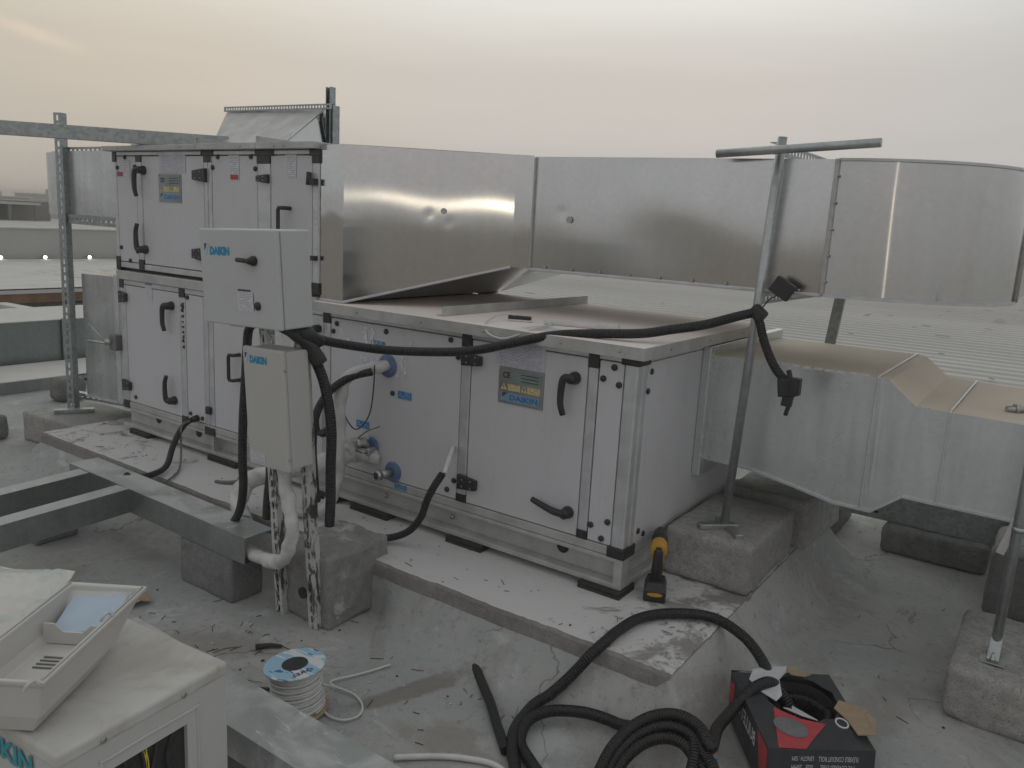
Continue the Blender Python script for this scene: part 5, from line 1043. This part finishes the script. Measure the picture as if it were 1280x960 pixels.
torn('torn_flap', 'card', [(.66, .0), (.84, -.20), (1.06, -.04), (1.24, .20), (1.14, .28), (1.22, .48), (1.04, .80), (.80, .70), (.78, .34)], [.004, .006, .012, .03, .028, .034, .024, .008, .006])
m = MB(); m.grid(lambda u, v: bp(.18+.66*math.cos(u*6.283)*1, -.32+.62*math.sin(u*6.283), .15+.8*v), 30, 6); m.build('inner_liner', 'core', cbx, recalc=False)
m = MB(); m.tube([bp(.18+.5*math.cos(a), -.3+.46*math.sin(a), .30+.012*a) for a in [i*.2 for i in range(90)]], .018, 8)
tag(m.build('conduit_roll', 'conduit'), 'remaining coil of black conduit inside the torn cardboard box', 'conduit')
# ------------------------------------------------------------------ cordless drill standing on its battery
dr = thing('cordless_drill', (-1.195, 2.815, .23), 'yellow and black cordless drill standing upright on its battery by the pale block', 'drill', rot=(0, 0, R(23)))
def rbox(m, c, h): m.box(c[0]-h[0], c[0]+h[0], c[1]-h[1], c[1]+h[1], c[2]-h[2], c[2]+h[2])
m = MB(); n = m.add([(-.044, -.05, 0), (.044, -.05, 0), (.044, .07, 0), (-.044, .07, 0), (-.044, -.05, .045), (.044, -.05, .045), (.044, .07, .045), (-.044, .07, .045), (-.034, -.034, .078), (.034, -.034, .078), (.034, .055, .078), (-.034, .055, .078)])
for q in ((0, 1, 5, 4), (1, 2, 6, 5), (2, 3, 7, 6), (3, 0, 4, 7), (4, 5, 9, 8), (5, 6, 10, 9), (6, 7, 11, 10), (7, 4, 8, 11), (3, 2, 1, 0), (8, 9, 10, 11)): m.face([n+i for i in q])
bt = m.build('battery', 'black', dr, bev=.007, local=True, segs=3)
m = MB(); m.prism([V((.030*math.cos(a), -.0515, .034+.008*math.sin(a))) for a in [i*math.pi/8 for i in range(16)]], (0, .003, 0)); m.build('badge', 'tool_yellow', bt, local=True)
m = MB(); m.tube(spline([(0, .012, .07), (0, .006, .10), (0, -.006, .13), (0, -.014, .165), (0, -.016, .20), (0, -.006, .212)], 6), .0205, 12, rf=lambda t: 1.0+.10*math.sin(t*6)); m.build('grip', 'black', dr, local=True)
m = MB(); m.tube(spline([(0, -.022, .206), (0, -.014, .208), (0, .01, .209), (0, .035, .209), (0, .052, .209)], 5), .033, 18, rf=lambda t: .70 if t < .06 else (1 if t < .85 else .92)); m.box(-.024, .024, -.004, .03, .15, .19); m.build('motor_housing', 'tool_yellow', dr, bev=.004, local=True)
m = MB(); m.lathe([(.033, 0), (.033, .05), (.029, .056), (.027, .10), (.020, .13), (.008, .133)], (0, .048, .209), (0, 1, .05), 18); m.build('chuck', 'black', dr, local=True)
m = MB(); m.box(-.011, .011, -.030, -.012, .214, .226); m.build('rear_vent', 'black', dr, bev=.003, local=True)
m = MB(); m.tube([(0, .165, .205), (0, .225, .21)], .004, 6); m.build('driver_bit', 'zinc', dr, local=True)
# ------------------------------------------------------------------ roll of tape, things on the roof of the unit
tp = thing('tape_roll', (-2.09, 2.285, 0), 'roll of black tape with its end peeled off on the floor by the splashed block', 'tape')
m = MB(); m.lathe([(.030, 0.002), (.030, .022), (.020, .022), (.020, .002), (.03, .002)], (-2.09, 2.285, .0), (0, 0, 1), 22); m.build('roll', 'black', tp)
m = MB(); m.lathe([(.020, .001), (.0205, .0225), (.018, .0225), (.018, .001)], (-2.09, 2.285, .0), (0, 0, 1), 22); m.build('core', 'card_white', tp)
m = MB(); m.grid(lambda u, v: (-2.075+.05*u, 2.311+.055*u, .002+.022*v+.018*u*u), 8, 1); m.build('tape_end', 'black', tp, recalc=False)
mt = thing('box_cutter', (-2.0, 2.93, 1.247), 'small dark tool with a white cable lying on the dusty roof of the unit', 'tool')
m = MB(); m.obox((-2.00, 2.93, 1.262), (V((.93, .36, 0)), V((-.36, .93, 0)), V((0, 0, 1))), (.052, .012, .008)); m.build('body', 'black', mt, bev=.003)
m = MB(); m.obox((-1.99, 2.915, 1.251), (V((.93, .36, 0)), V((-.36, .93, 0)), V((0, 0, 1))), (.055, .010, .003)); m.build('base', 'white', mt)
m = MB(); m.tube(spline([(-2.02, 2.925, 1.27), (-2.05, 2.90, 1.275), (-2.06, 2.84, 1.27), (-2.03, 2.72, 1.25), (-1.97, 2.655, 1.22), (-1.90, 2.65, 1.205), (-1.84, 2.655, 1.22), (-1.78, 2.72, 1.255), (-1.80, 2.86, 1.256), (-1.84, 2.93, 1.256)], 8), .0045, 6); m.build('cable', 'white', mt)
ls = thing('light_strip', (-1.74, 3.0, 1.247), 'slim white strip light lying on the front edge of the dusty roof', 'strip light')
m = MB(); m.beam((-1.875, 2.935, 1.258), (-1.60, 3.02, 1.260), .020, .018); m.build('body', 'white', ls, bev=.004)
m = MB(); m.obox((-1.60, 3.018, 1.262), (V((.95, .3, 0)), V((-.3, .95, 0)), V((0, 0, 1))), (.045, .018, .013)); m.lathe([(.012, 0), (.012, .004), (.007, .005), (.007, .006)], (-1.612, 3.0, 1.264), (.3, -.95, 0), 12); m.build('end_cap', 'white', ls, bev=.003)
m = MB(); m.box(-1.86, -1.70, 2.74, 2.86, 1.2465, 1.2478); tag(m.build('paper_slip', 'paper'), 'white paper slip under the strip light on the roof edge', 'paper')
# ------------------------------------------------------------------ outdoor condenser unit in the left foreground
AC = Matrix.Translation((-1.56, .69, 0)) @ Matrix.Rotation(R(5.5), 4, 'Z')
ac = thing('condenser_unit', (-1.56, .69, 0), 'cream outdoor condenser with an open service hole and dusty top in the left foreground', 'condenser', rot=(0, 0, R(5.5)))
Lx, Ly, zb, zt = .86, .435, .20, .552
m = MB()      # casing with a real opening on the right face
m.box(-Lx, -.0125, .003, Ly-.003, zb, zt-.028)
m.build('casing', 'cream', ac, bev=.006, local=True)
m = MB(); oy0, oy1, oz0, oz1 = .125, .315, .23, .445
fr_ = [(.002, oy0), (oy1, Ly-.002)]
m.box(-.012, 0, .002, oy0, zb, zt-.03); m.box(-.012, 0, oy1, Ly-.002, zb, zt-.03); m.box(-.012, 0, oy0, oy1, zb, oz0); m.box(-.012, 0, oy0, oy1, oz1, zt-.03); m.build('side_panel', 'cream', ac, local=True)
m = MB(); pts = [(0.0005, y, z) for y, z in ((oy0-.03, oz0), (oy0-.03, oz1+.012), (oy0-.012, oz1+.03), (oy1+.012, oz1+.03), (oy1+.03, oz1+.012), (oy1+.03, oz0))]; m.tube(spline(pts, 4), .004, 6); m.build('pressed_rib', 'cream', ac, local=True)
m = MB(); m.box(-.0122, -.0118, oy0, oy1, oz0, oz1); m.build('service_hole', 'core', ac, local=True)
m = MB()
for k in range(4): m.tube(spline([(-.010, .15+.045*k, .45), (-.004, .16+.03*k+.01*(k%2), .38), (-.006, .13+.05*k-.02*(k%3), .31), (-.010, .14+.045*k, .22)], 5), .0042, 6)
m.build('black_wire', 'rubber', ac, local=True)
m = MB()
for k in range(3): m.tube(spline([(-.009, .20+.006*k, .45), (-.004, .205+.012*k-.006*k*k, .40), (-.007, .198+.010*k, .35), (-.009, .17+.03*k, .27)], 5), .0016, 6)
m.build('yellow_wire', 'wire_yellow', ac, local=True)
m = MB(); m.box(-Lx-.004, .004, -.004, Ly+.004, zt-.036, zt); m.build('top_cover', 'dust_cream', ac, local=True, bev=.010, segs=4)
for y in (.10, .305):
    m = MB(); m.lathe([(.0075, 0), (.0075, .002), (.005, .003), (0, .0035)], (.004, y, zt-.024), (1, 0, 0), 12); m.build('casing_screw', 'zinc', ac, local=True)
m = MB(); put_text(m, 'DAIKIN', (-.33, -.0015, .462), (.24, 0, 0), (0, 0, .05), .035); m.build('lettering', 'teal' if 'teal' in M else 'blue_logo', ac, local=True, recalc=False)
ch = thing('steel_channel', (-1.7, 1.4, 0), 'wide dusty steel channel lying behind the condenser toward the bottom of the picture', 'channel')
m = MB(); m.box(-2.6, -1.20, 1.275, 1.455, .196, .199); m.box(-2.6, -1.20, 1.275, 1.278, .10, .196); m.box(-2.6, -1.20, 1.452, 1.455, .10, .196); m.build('channel', 'galv_light' if 'galv_light' in M else 'galv_dull', ch)
for x in (-1.24, -2.5):
    m = MB(); m.box(x-.15, x, 1.29, 1.44, -.003, .10); m.build('support', 'block_dark', ch)
# ivory tray (cover of an indoor unit) upside down on the condenser
tray = thing('plastic_cover', (-1.80, .86, .555), 'ivory plastic unit cover turned open side up on the dusty condenser top', 'cover')
u_ = V((.555, -.832, 0)); w_ = V((-.832, -.555, 0)); T0 = V((-1.865, 1.075, 0))      # far right rim corner; u: toward camera, w: to the left
def tp_(a, b, z): q = T0+u_*a+w_*b; return V((q.x, q.y, z))
LT, WT = .455, .205
def trect(mb, ins, z, ins_far=None): 
    f = ins if ins_far is None else ins_far
    return mb.add([tp_(f, ins, z), tp_(LT-ins*.6, ins, z), tp_(LT-ins*.6, WT-ins, z), tp_(f, WT-ins, z)])
m = MB(); rs = [trect(m, .045, .557, .22), trect(m, .02, .60, .13), trect(m, .008, .675, .03), trect(m, 0, .680, 0), trect(m, 0, .690, 0), trect(m, .016, .690, .016), trect(m, .018, .672, .02), trect(m, .026, .632, .06), trect(m, .040, .612, .12)]
for a, b in zip(rs[:-1], rs[1:]):
    for i in range(4): j = (i+1) % 4; m.face((a+i, a+j, b+j, b+i))
m.face([rs[-1]+i for i in range(4)]); m.face([rs[0]+i for i in (3, 2, 1, 0)])
m.build('tray', 'tray', tray, bev=.006, segs=3)
m = MB(); m.tube([tp_(0.01, .008, .692), tp_(LT-.01, .008, .692)], .003, 6); m.tube([tp_(0.01, WT-.008, .692), tp_(LT-.01, WT-.008, .692)], .003, 6); m.build('rim_rib', 'tray', tray)
m = MB()
for a in (.19, .205): pass
m.prism([tp_(.17, .03, .614), tp_(.17, WT-.03, .614), tp_(.165, WT-.03, .662), tp_(.165, WT*.72, .662), tp_(.165, WT*.62, .642), tp_(.165, WT*.38, .642), tp_(.165, WT*.28, .662), tp_(.165, .03, .662)], u_*.005); m.build('rib_wall', 'tray', tray)
for k in range(4):
    m = MB(); m.beam(tp_(.235+.015*k, .05, .6135), tp_(.235+.015*k, WT-.07, .6135), .004, .003); m.build('vent_slot', 'grey_plastic', tray)
for a in (.165, .46):
    m = MB(); m.tube(spline([tp_(a, .004, .69), tp_(a+.004, .012, .70), tp_(a+.02, .016, .70), tp_(a+.024, .022, .688)], 4), .004, 6); m.build('clip', 'tray', tray)
m = MB(); m.prism([tp_(.03, .035, .672), tp_(.03, WT-.03, .668), tp_(.155, WT-.045, .640), tp_(.165, WT*.6, .636), tp_(.155, .04, .642)], (0, 0, .002)); crd = tag(m.build('plastic_card', 'pale_blue_card'), 'pale blue plastic sheet lying in the far end of the ivory cover', 'sheet')
m = MB(); m.prism([tp_(.014, .02, .680), tp_(.014, WT-.03, .676), tp_(.042, WT-.035, .662), tp_(.042, .05, .668)], (0, 0, .002)); m.build('folded_edge', 'card_white', crd)
# plastic bag with papers
bagc = [V((-2.27, 1.075, .60)), V((-2.11, .955, .575)), V((-2.06, .83, .565)), V((-2.35, .55, .562)), V((-2.62, .72, .59)), V((-2.55, 1.0, .62))]
m = MB()
def bagf(u, v):
    a = V((-2.66, .98, .0)).lerp(V((-2.26, 1.085, 0)), u); b = V((-2.50, .62, .0)).lerp(V((-2.07, .86, 0)), u); p = a.lerp(b, v)
    w = (max(0, 1-abs(2*u-1)**3))*(max(0, 1-abs(2*v-1)**3))
    p.z = .557+.055*max(0, u-.35)*(1-v)**1.5+.028*w+.012*w*mnoise.noise(V((u*5, v*7, 3)))+.006*mnoise.noise(V((u*15, v*14, 3)))+.035*(1-v)*1.0*max(0, .5-abs(u-.9))
    return p
m.grid(bagf, 30, 22); m.grid(lambda u, v: bagf(u, v)-V((0, 0, .004)), 2, 2)
bg_ = tag(m.build('plastic_bag', 'bag', recalc=False), 'flat white plastic bag of papers lying behind the ivory cover', 'bag')
# ------------------------------------------------------------------ litter
rnd = random.Random(11)
m = MB()
def chip(x, y, z=.0):
    k = rnd.random(); a = rnd.random()*6.28; d = V((math.cos(a), math.sin(a), 0)); s = V((-d.y, d.x, 0))
    if k < .82: m.obox((x, y, z+zf(x, y)+.003), (d, s, V((0, 0, 1))), (.004+.022*rnd.random(), .0009, .0009))
    else: m.obox((x, y, z+zf(x, y)+.003), ((d+V((0, 0, .15*rnd.random()))).normalized(), s, V((0, 0, 1))), (.002+.004*rnd.random(), .002+.003*rnd.random(), .0015))
for i in range(70): chip(-3.4+3.6*rnd.random(), 1.2+1.0*rnd.random())
for i in range(45): chip(rnd.gauss(-2.3, .16), rnd.gauss(1.62, .12))
for i in range(22): chip(-.7+1.4*rnd.random(), 2.2+2.4*rnd.random())
for i in range(30): chip(-5.0+4.0*rnd.random(), 2.36+.33*rnd.random(), PZ)
for i in range(10): chip(-5.5-3*rnd.random(), 1.2+1.6*rnd.random())
def clip_mesh(name, mat, spots, label):
    global m
    m = MB()
    for (cx, cy, sx, sy, n_, z_) in spots:
        for i in range(n_):
            x, y = rnd.gauss(cx, sx), rnd.gauss(cy, sy); a = rnd.random()*6.28; L_ = .008+.05*rnd.random()**2; w_ = .0008+.0016*rnd.random()
            m.tube([(x-math.cos(a)*L_, y-math.sin(a)*L_, z_+zf(x, y)+.003), (x, y, z_+zf(x, y)+.003+.004*rnd.random()), (x+math.cos(a+.4)*L_, y+math.sin(a+.4)*L_, z_+zf(x, y)+.003)], w_, 4)
    tag(m.build(name, mat), label, None, None, 'stuff')
mkeep = m
clip_mesh('brown_clippings', 'wood', [(-2.15, 1.58, .07, .06, 22, 0), (-2.5, 1.80, .12, .08, 10, 0), (-1.6, 2.12, .2, .05, 10, 0), (-2.75, 1.62, .15, .1, 8, 0)], 'brown strips and straws gathered on the floor left of the spool')
clip_mesh('pale_clippings', 'white', [(-2.1, 1.75, .25, .12, 8, 0), (-1.3, 1.75, .2, .1, 5, 0), (-2.9, 2.5, .5, .06, 6, PZ), (-.2, 2.7, .3, .3, 4, 0)], 'pale wire offcuts scattered on floor and plinth')
m = mkeep
tag(m.build('floor_litter', 'rubber'), 'dark wire clippings and chips scattered over the roof floor and plinth', None, None, 'stuff')
m = MB()
for i in range(60): 
    x = -3.4+3.6*rnd.random(); y = 1.25+.95*rnd.random(); m.obox((x, y, zf(x, y)+.003), (V((1, 0, 0)), V((0, 1, 0)), V((0, 0, 1))), (.002+.003*rnd.random(), .002+.002*rnd.random(), .002))
for i in range(40):
    x = -5.0+4.0*rnd.random(); y = 2.35+.3*rnd.random(); m.obox((x, y, PZ+.003), (V((1, 0, 0)), V((0, 1, 0)), V((0, 0, 1))), (.002+.003*rnd.random(), .002+.002*rnd.random(), .002))
tag(m.build('plaster_crumbs', 'card_white'), 'pale plaster crumbs scattered over the roof floor and plinth', None, None, 'stuff')
m = MB(); m.grid(lambda u, v: (-3.16+.13*u+.02*v, 1.68+.10*v-.03*u, .012+.028*abs(math.sin(u*4+v*2))*(1-u*.4)+.008*mnoise.noise(V((u*6, v*6, 1)))), 10, 10)
tag(m.build('cardboard_scrap', 'card', recalc=False), 'crumpled brown cardboard scrap on the floor behind the condenser', 'scrap')
m = MB(); m.tube(spline([(-2.15, 1.60, .012), (-2.13, 1.63, .014), (-2.10, 1.66, .012)], 4), .012, 8, rf=lambda t: 1-.5*t); tag(m.build('rubber_plug', 'rubber'), 'small dark rubber plug on the floor left of the spool', 'plug')
m = MB(); m.tube(spline([(-2.03-.35, 1.80, .012), (-2.35, 1.84, .014), (-2.31, 1.87, .012)], 4), .012, 8, rf=lambda t: 1-.5*t); tag(m.build('rubber_plug', 'rubber'), 'small dark rubber plug below the block of the frame', 'plug')
m = MB(); m.tube(spline([(-3.60, 2.48, .236), (-3.54, 2.50, .24), (-3.50, 2.54, .245), (-3.52, 2.57, .25)], 5), .010, 8); tag(m.build('plastic_hook', 'grey_plastic'), 'small grey plastic hook lying on the plinth left of the white pipe', 'hook')
# ------------------------------------------------------------------ left background
gd_ = thing('floor_duct', (-8.6, 4, 0), 'big dull galvanised duct with dusty white top lying on the floor at far left', 'duct')
m = MB(); wall(m, (-8.2, 7.5), (-8.2, .5), (.05, .05), (.50, .50), 30, 8, .006, 3); m.quad((-9.2, .5, .05), (-9.2, 7.5, .05), (-9.2, 7.5, .5), (-9.2, .5, .5)); m.quad((-8.2, .5, .05), (-9.2, .5, .05), (-9.2, .5, .5), (-8.2, .5, .5)); m.build('duct_section', 'galv_dark', gd_, recalc=False)
m = MB(); m.box(-9.22, -8.18, .5, 7.5, .5, .508); m.build('dusty_top', 'white_dust', gd_)
for y in (1.4, 3.95, 5.4):
    m = MB(); m.box(-8.19, -8.17, y-.02, y+.02, .045, .515); m.build('seam_strip', 'galv_dull', gd_)
ct = thing('floor_tray', (-7.6, 4, 0), 'low steel tray with white dusty cover on the floor in front of the dull duct', 'tray')
m = MB(); m.box(-8.10, -7.36, .5, 7.2, .105, .112); m.build('cover', 'white_dust', ct)
m = MB(); m.box(-7.375, -7.365, .5, 3.45, .0, .105); m.build('side_channel', 'galv_dull', ct)
m = MB(); slotted(m, (-7.37, 3.45, .05), (-7.37, 7.2, .05), (0, 0, 1), None, .09, .03, .02, .10, .16, ends=(1, 0, 0)); m.build('slotted_side', 'strut', ct)
# neighbouring roof with timber fascia, wall and three lamps
nr = thing('neighbour_roof', (-13.5, 6, .45), 'flat pale metal roof with timber edge beyond the dull duct at left', 'roof')
m = MB(); prof = []
for i in range(46): x = -16.2+5.2*i/45; prof.append((x, .52+(.018 if i % 5 == 0 else 0)-.012*(x+16.2)/5.2))
for (xa, za), (xb, zb_) in zip(prof[:-1], prof[1:]): m.quad((xa, 1.0, za), (xb, 1.0, zb_), (xb, 12.5, zb_), (xa, 12.5, za))
m.quad((-11.0, 1, .51), (-11.0, 12.5, .51), (-11.0, 12.5, .46), (-11.0, 1, .46)); m.build('roof_sheet', 'white_dust', nr, recalc=False)
m = MB(); m.box(-11.06, -11.01, 1.0, 12.5, .34, .462); m.build('fascia_board', 'wood', nr)
m = MB(); m.box(-16.2, -11.1, 1.0, 12.5, -.0, .36); m.build('wall_below', 'block_dark', nr)
m = MB(); m.beam((-10.7, 4.42, .375), (-9.27, 4.33, .415), .16, .05); m.build('prop_beam', 'white_dust', nr)
m = MB()
for k in range(6): m.beam((-10.3, 1.5+1.3*k, .05), (-9.4, 1.6+1.3*k, .30), .05, .05)
m.build('dark_brace', 'fardark', nr)
fw = thing('parapet_wall', (-16.3, 8, .4), 'long grey parapet wall with a pale cap behind the neighbouring roof', 'wall')
m = MB(); m.box(-16.7, -16.3, -2, 22, -7.5, 1.10); m.build('wall', 'lightwall', fw)
m = MB(); m.box(-16.72, -16.27, -2, 22, 1.10, 1.125); m.build('cap', 'white_dust', fw)
for y, w in ((6.79, 'first'), (7.57, 'second'), (8.42, 'third')):
    lt = thing('floodlight', (-16.27, y, .49), {'first': 'lit floodlight at the foot of the parapet wall, leftmost of the three', 'second': 'lit floodlight at the foot of the parapet wall, just left of the slotted post', 'third': 'lit floodlight at the foot of the parapet wall, right of the slotted post'}[w], 'lamp', 'lamps along the parapet wall')
    m = MB(); m.lathe([(.03, 0), (.05, .03), (.055, .05)], (-16.29, y, .57), (1, 0, 0), 14); m.box(-16.30, -16.27, y-.03, y+.03, .525, .57); m.build('housing', 'grey_plastic', lt)
    m = MB(); m.lathe([(.028, 0), (.024, .016), (.012, .024), (0, .026)], (-16.24, y, .57), (1, 0, 0), 14); m.build('lens', 'lamp', lt)
# roofs and plant far beyond the wall
def far(name, lbl, cat, parts, group=None):
    t_ = thing(name, parts[0][1][:3], lbl, cat, group)
    for nm, a, mt in parts: mm = MB(); mm.box(a[0], a[3], a[1], a[4], a[2], a[5]); mm.build(nm, mt, t_)
    return t_
far('far_hall', 'wide low pale hall roof beyond the parapet wall', 'building', [('wall', (-60, -6, -7.5, -17.2, 40, .75), 'lightwall'), ('roof', (-60.2, -6.2, .75, -17, 40.2, .86), 'farroof')])
t_ = thing('rooftop_plant', (-33, 12, .86), 'dark rooftop plant frame with a long pale canopy on the far hall', 'rooftop plant')
m = MB(); m.box(-34, -31, 8.0, 14.4, 1.42, 1.50); m.build('canopy', 'farroof', t_)
m = MB()
for y in (9.5, 10.8, 12.1, 13.4, 14.3): m.box(-31.2, -31.1, y-.05, y+.05, .86, 1.42)
m.box(-34, -33.9, 8, 14.4, .86, 1.42); m.build('frame', 'fardark', t_)
m = MB(); m.box(-33.5, -31.8, 13.6, 15.1, .86, 1.55); m.build('machine', 'fardark', t_)
m = MB(); m.box(-33, -32, 9.6, 10.5, .86, 1.2); m.build('machine', 'fardark', t_)
m = MB()
for k in range(8): m.box(-30.5, -30.45, 15.0+.22*k, 15.04+.22*k, .86, 1.12)
m.box(-30.5, -30.45, 15.0, 16.6, 1.10, 1.13); m.build('railing', 'fardark', t_)
for lbl, x, y, w, h in (('low pale block at the left end of the hazy skyline', -72, 17, 5, 1.1), ('slightly taller hazy block on the skyline above the rooftop canopy', -86, 27, 7, 1.9), ('long low hazy building on the skyline left of the slotted post', -98, 39, 10, 1.5), ('faint farthest building on the skyline close to the left ducts', -104, 50, 9, 2.1)):
    far('distant_building', lbl, 'building', [('wall', (x, y-w/2, -7.5, x+6, y+w/2, h), 'farbuild'), ('roof', (x-.1, y-w/2-.1, h, x+6.1, y+w/2+.1, h+.12), 'farroof'), ('plant_room', (x+1, y-w/6, h+.12, x+3, y+w/8, h+.7), 'farbuild')])
for lbl, (x_, y_, w_, h_), mt in (('pale flat roofed shed on the far hall roof behind the canopy', (-44, 13.5, 5.5, 1.65), 'farroof'), ('grey plant cabin on the far hall roof below the skyline', (-40, 15.8, 1.6, 1.5), 'farbuild'), ('long pale pipe rack on the far hall roof near the slotted post', (-37, 17.2, 3.4, 1.28), 'farroof')):
    far('rooftop_shed', lbl, 'shed', [('wall', (x_, y_, .86, x_+2, y_+w_, h_), mt), ('door', (x_+2, y_+.2, .86, x_+2.02, y_+.9, h_-.2), 'fardark'), ('roof', (x_-.1, y_-.1, h_, x_+2.1, y_+w_+.1, h_+.06), 'farroof')])
for lbl, y, hh in (('small dark vent box on the far hall roof nearest the left picture edge', 13, .25), ('small dark vent box on the far hall roof nearest the slotted post', 20.5, .4)):
    far('rooftop_vent', lbl, 'roof vent', [('box', (-48, y, .86, -46.8, y+1.4, 1.1+hh), 'fardark'), ('hood', (-48.1, y-.1, 1.1+hh, -46.7, y+1.5, 1.15+hh), 'farroof')])
# ------------------------------------------------------------------ ribbed hall roof behind
hr = thing('hall_roof', (0, 14, .5), 'large ribbed pale metal hall roof behind the machines', 'roof')
m = MB(); prof = []; y = 6.3; k = 0
while y < 46:
    s_ = .012*(y-6.3); zb_ = .50+s_
    prof += [(y, zb_), (y+.16, zb_), (y+.18, zb_+.018), (y+.215, zb_+.018), (y+.235, zb_)]; y += .28
for (ya, za), (yb_, zb_) in zip(prof[:-1], prof[1:]): m.quad((-14, ya, za), (30, ya, za), (30, yb_, zb_), (-14, yb_, zb_))
m.build('ribbed_sheet', 'roofing', hr, recalc=False)
m = MB(); m.box(-14, 30, 6.27, 6.31, -.02, .52); m.build('eaves_flashing', 'white_dust', hr)
m = MB()
for i in range(120):
    y_ = 7+22*rnd.random()**1.3; x_ = -9+15*rnd.random(); m.box(x_, x_+.04+.16*rnd.random()**2, y_, y_+.015, .50+.012*(y_-6.3)+.031, .50+.012*(y_-6.3)+.036)
m.build('scattered_scrap', 'fardark', hr)
# ------------------------------------------------------------------ haze
m = MB(); m.box(-140, 60, -40, 130, -8.5, 2.6); hz = m.build('haze', 'white'); hz.data.materials.clear()
hm = bpy.data.materials.new('haze air'); hm.use_nodes = True; ht = hm.node_tree; ht.nodes.clear()
ho = ht.nodes.new('ShaderNodeOutputMaterial'); hv = ht.nodes.new('ShaderNodeVolumePrincipled'); hv.inputs['Color'].default_value = (.84, .82, .77, 1); hv.inputs['Density'].default_value = 0.008
ht.links.new(hv.outputs[0], ho.inputs['Volume']); hz.data.materials.append(hm); tag(hz, None, None, None, 'stuff')
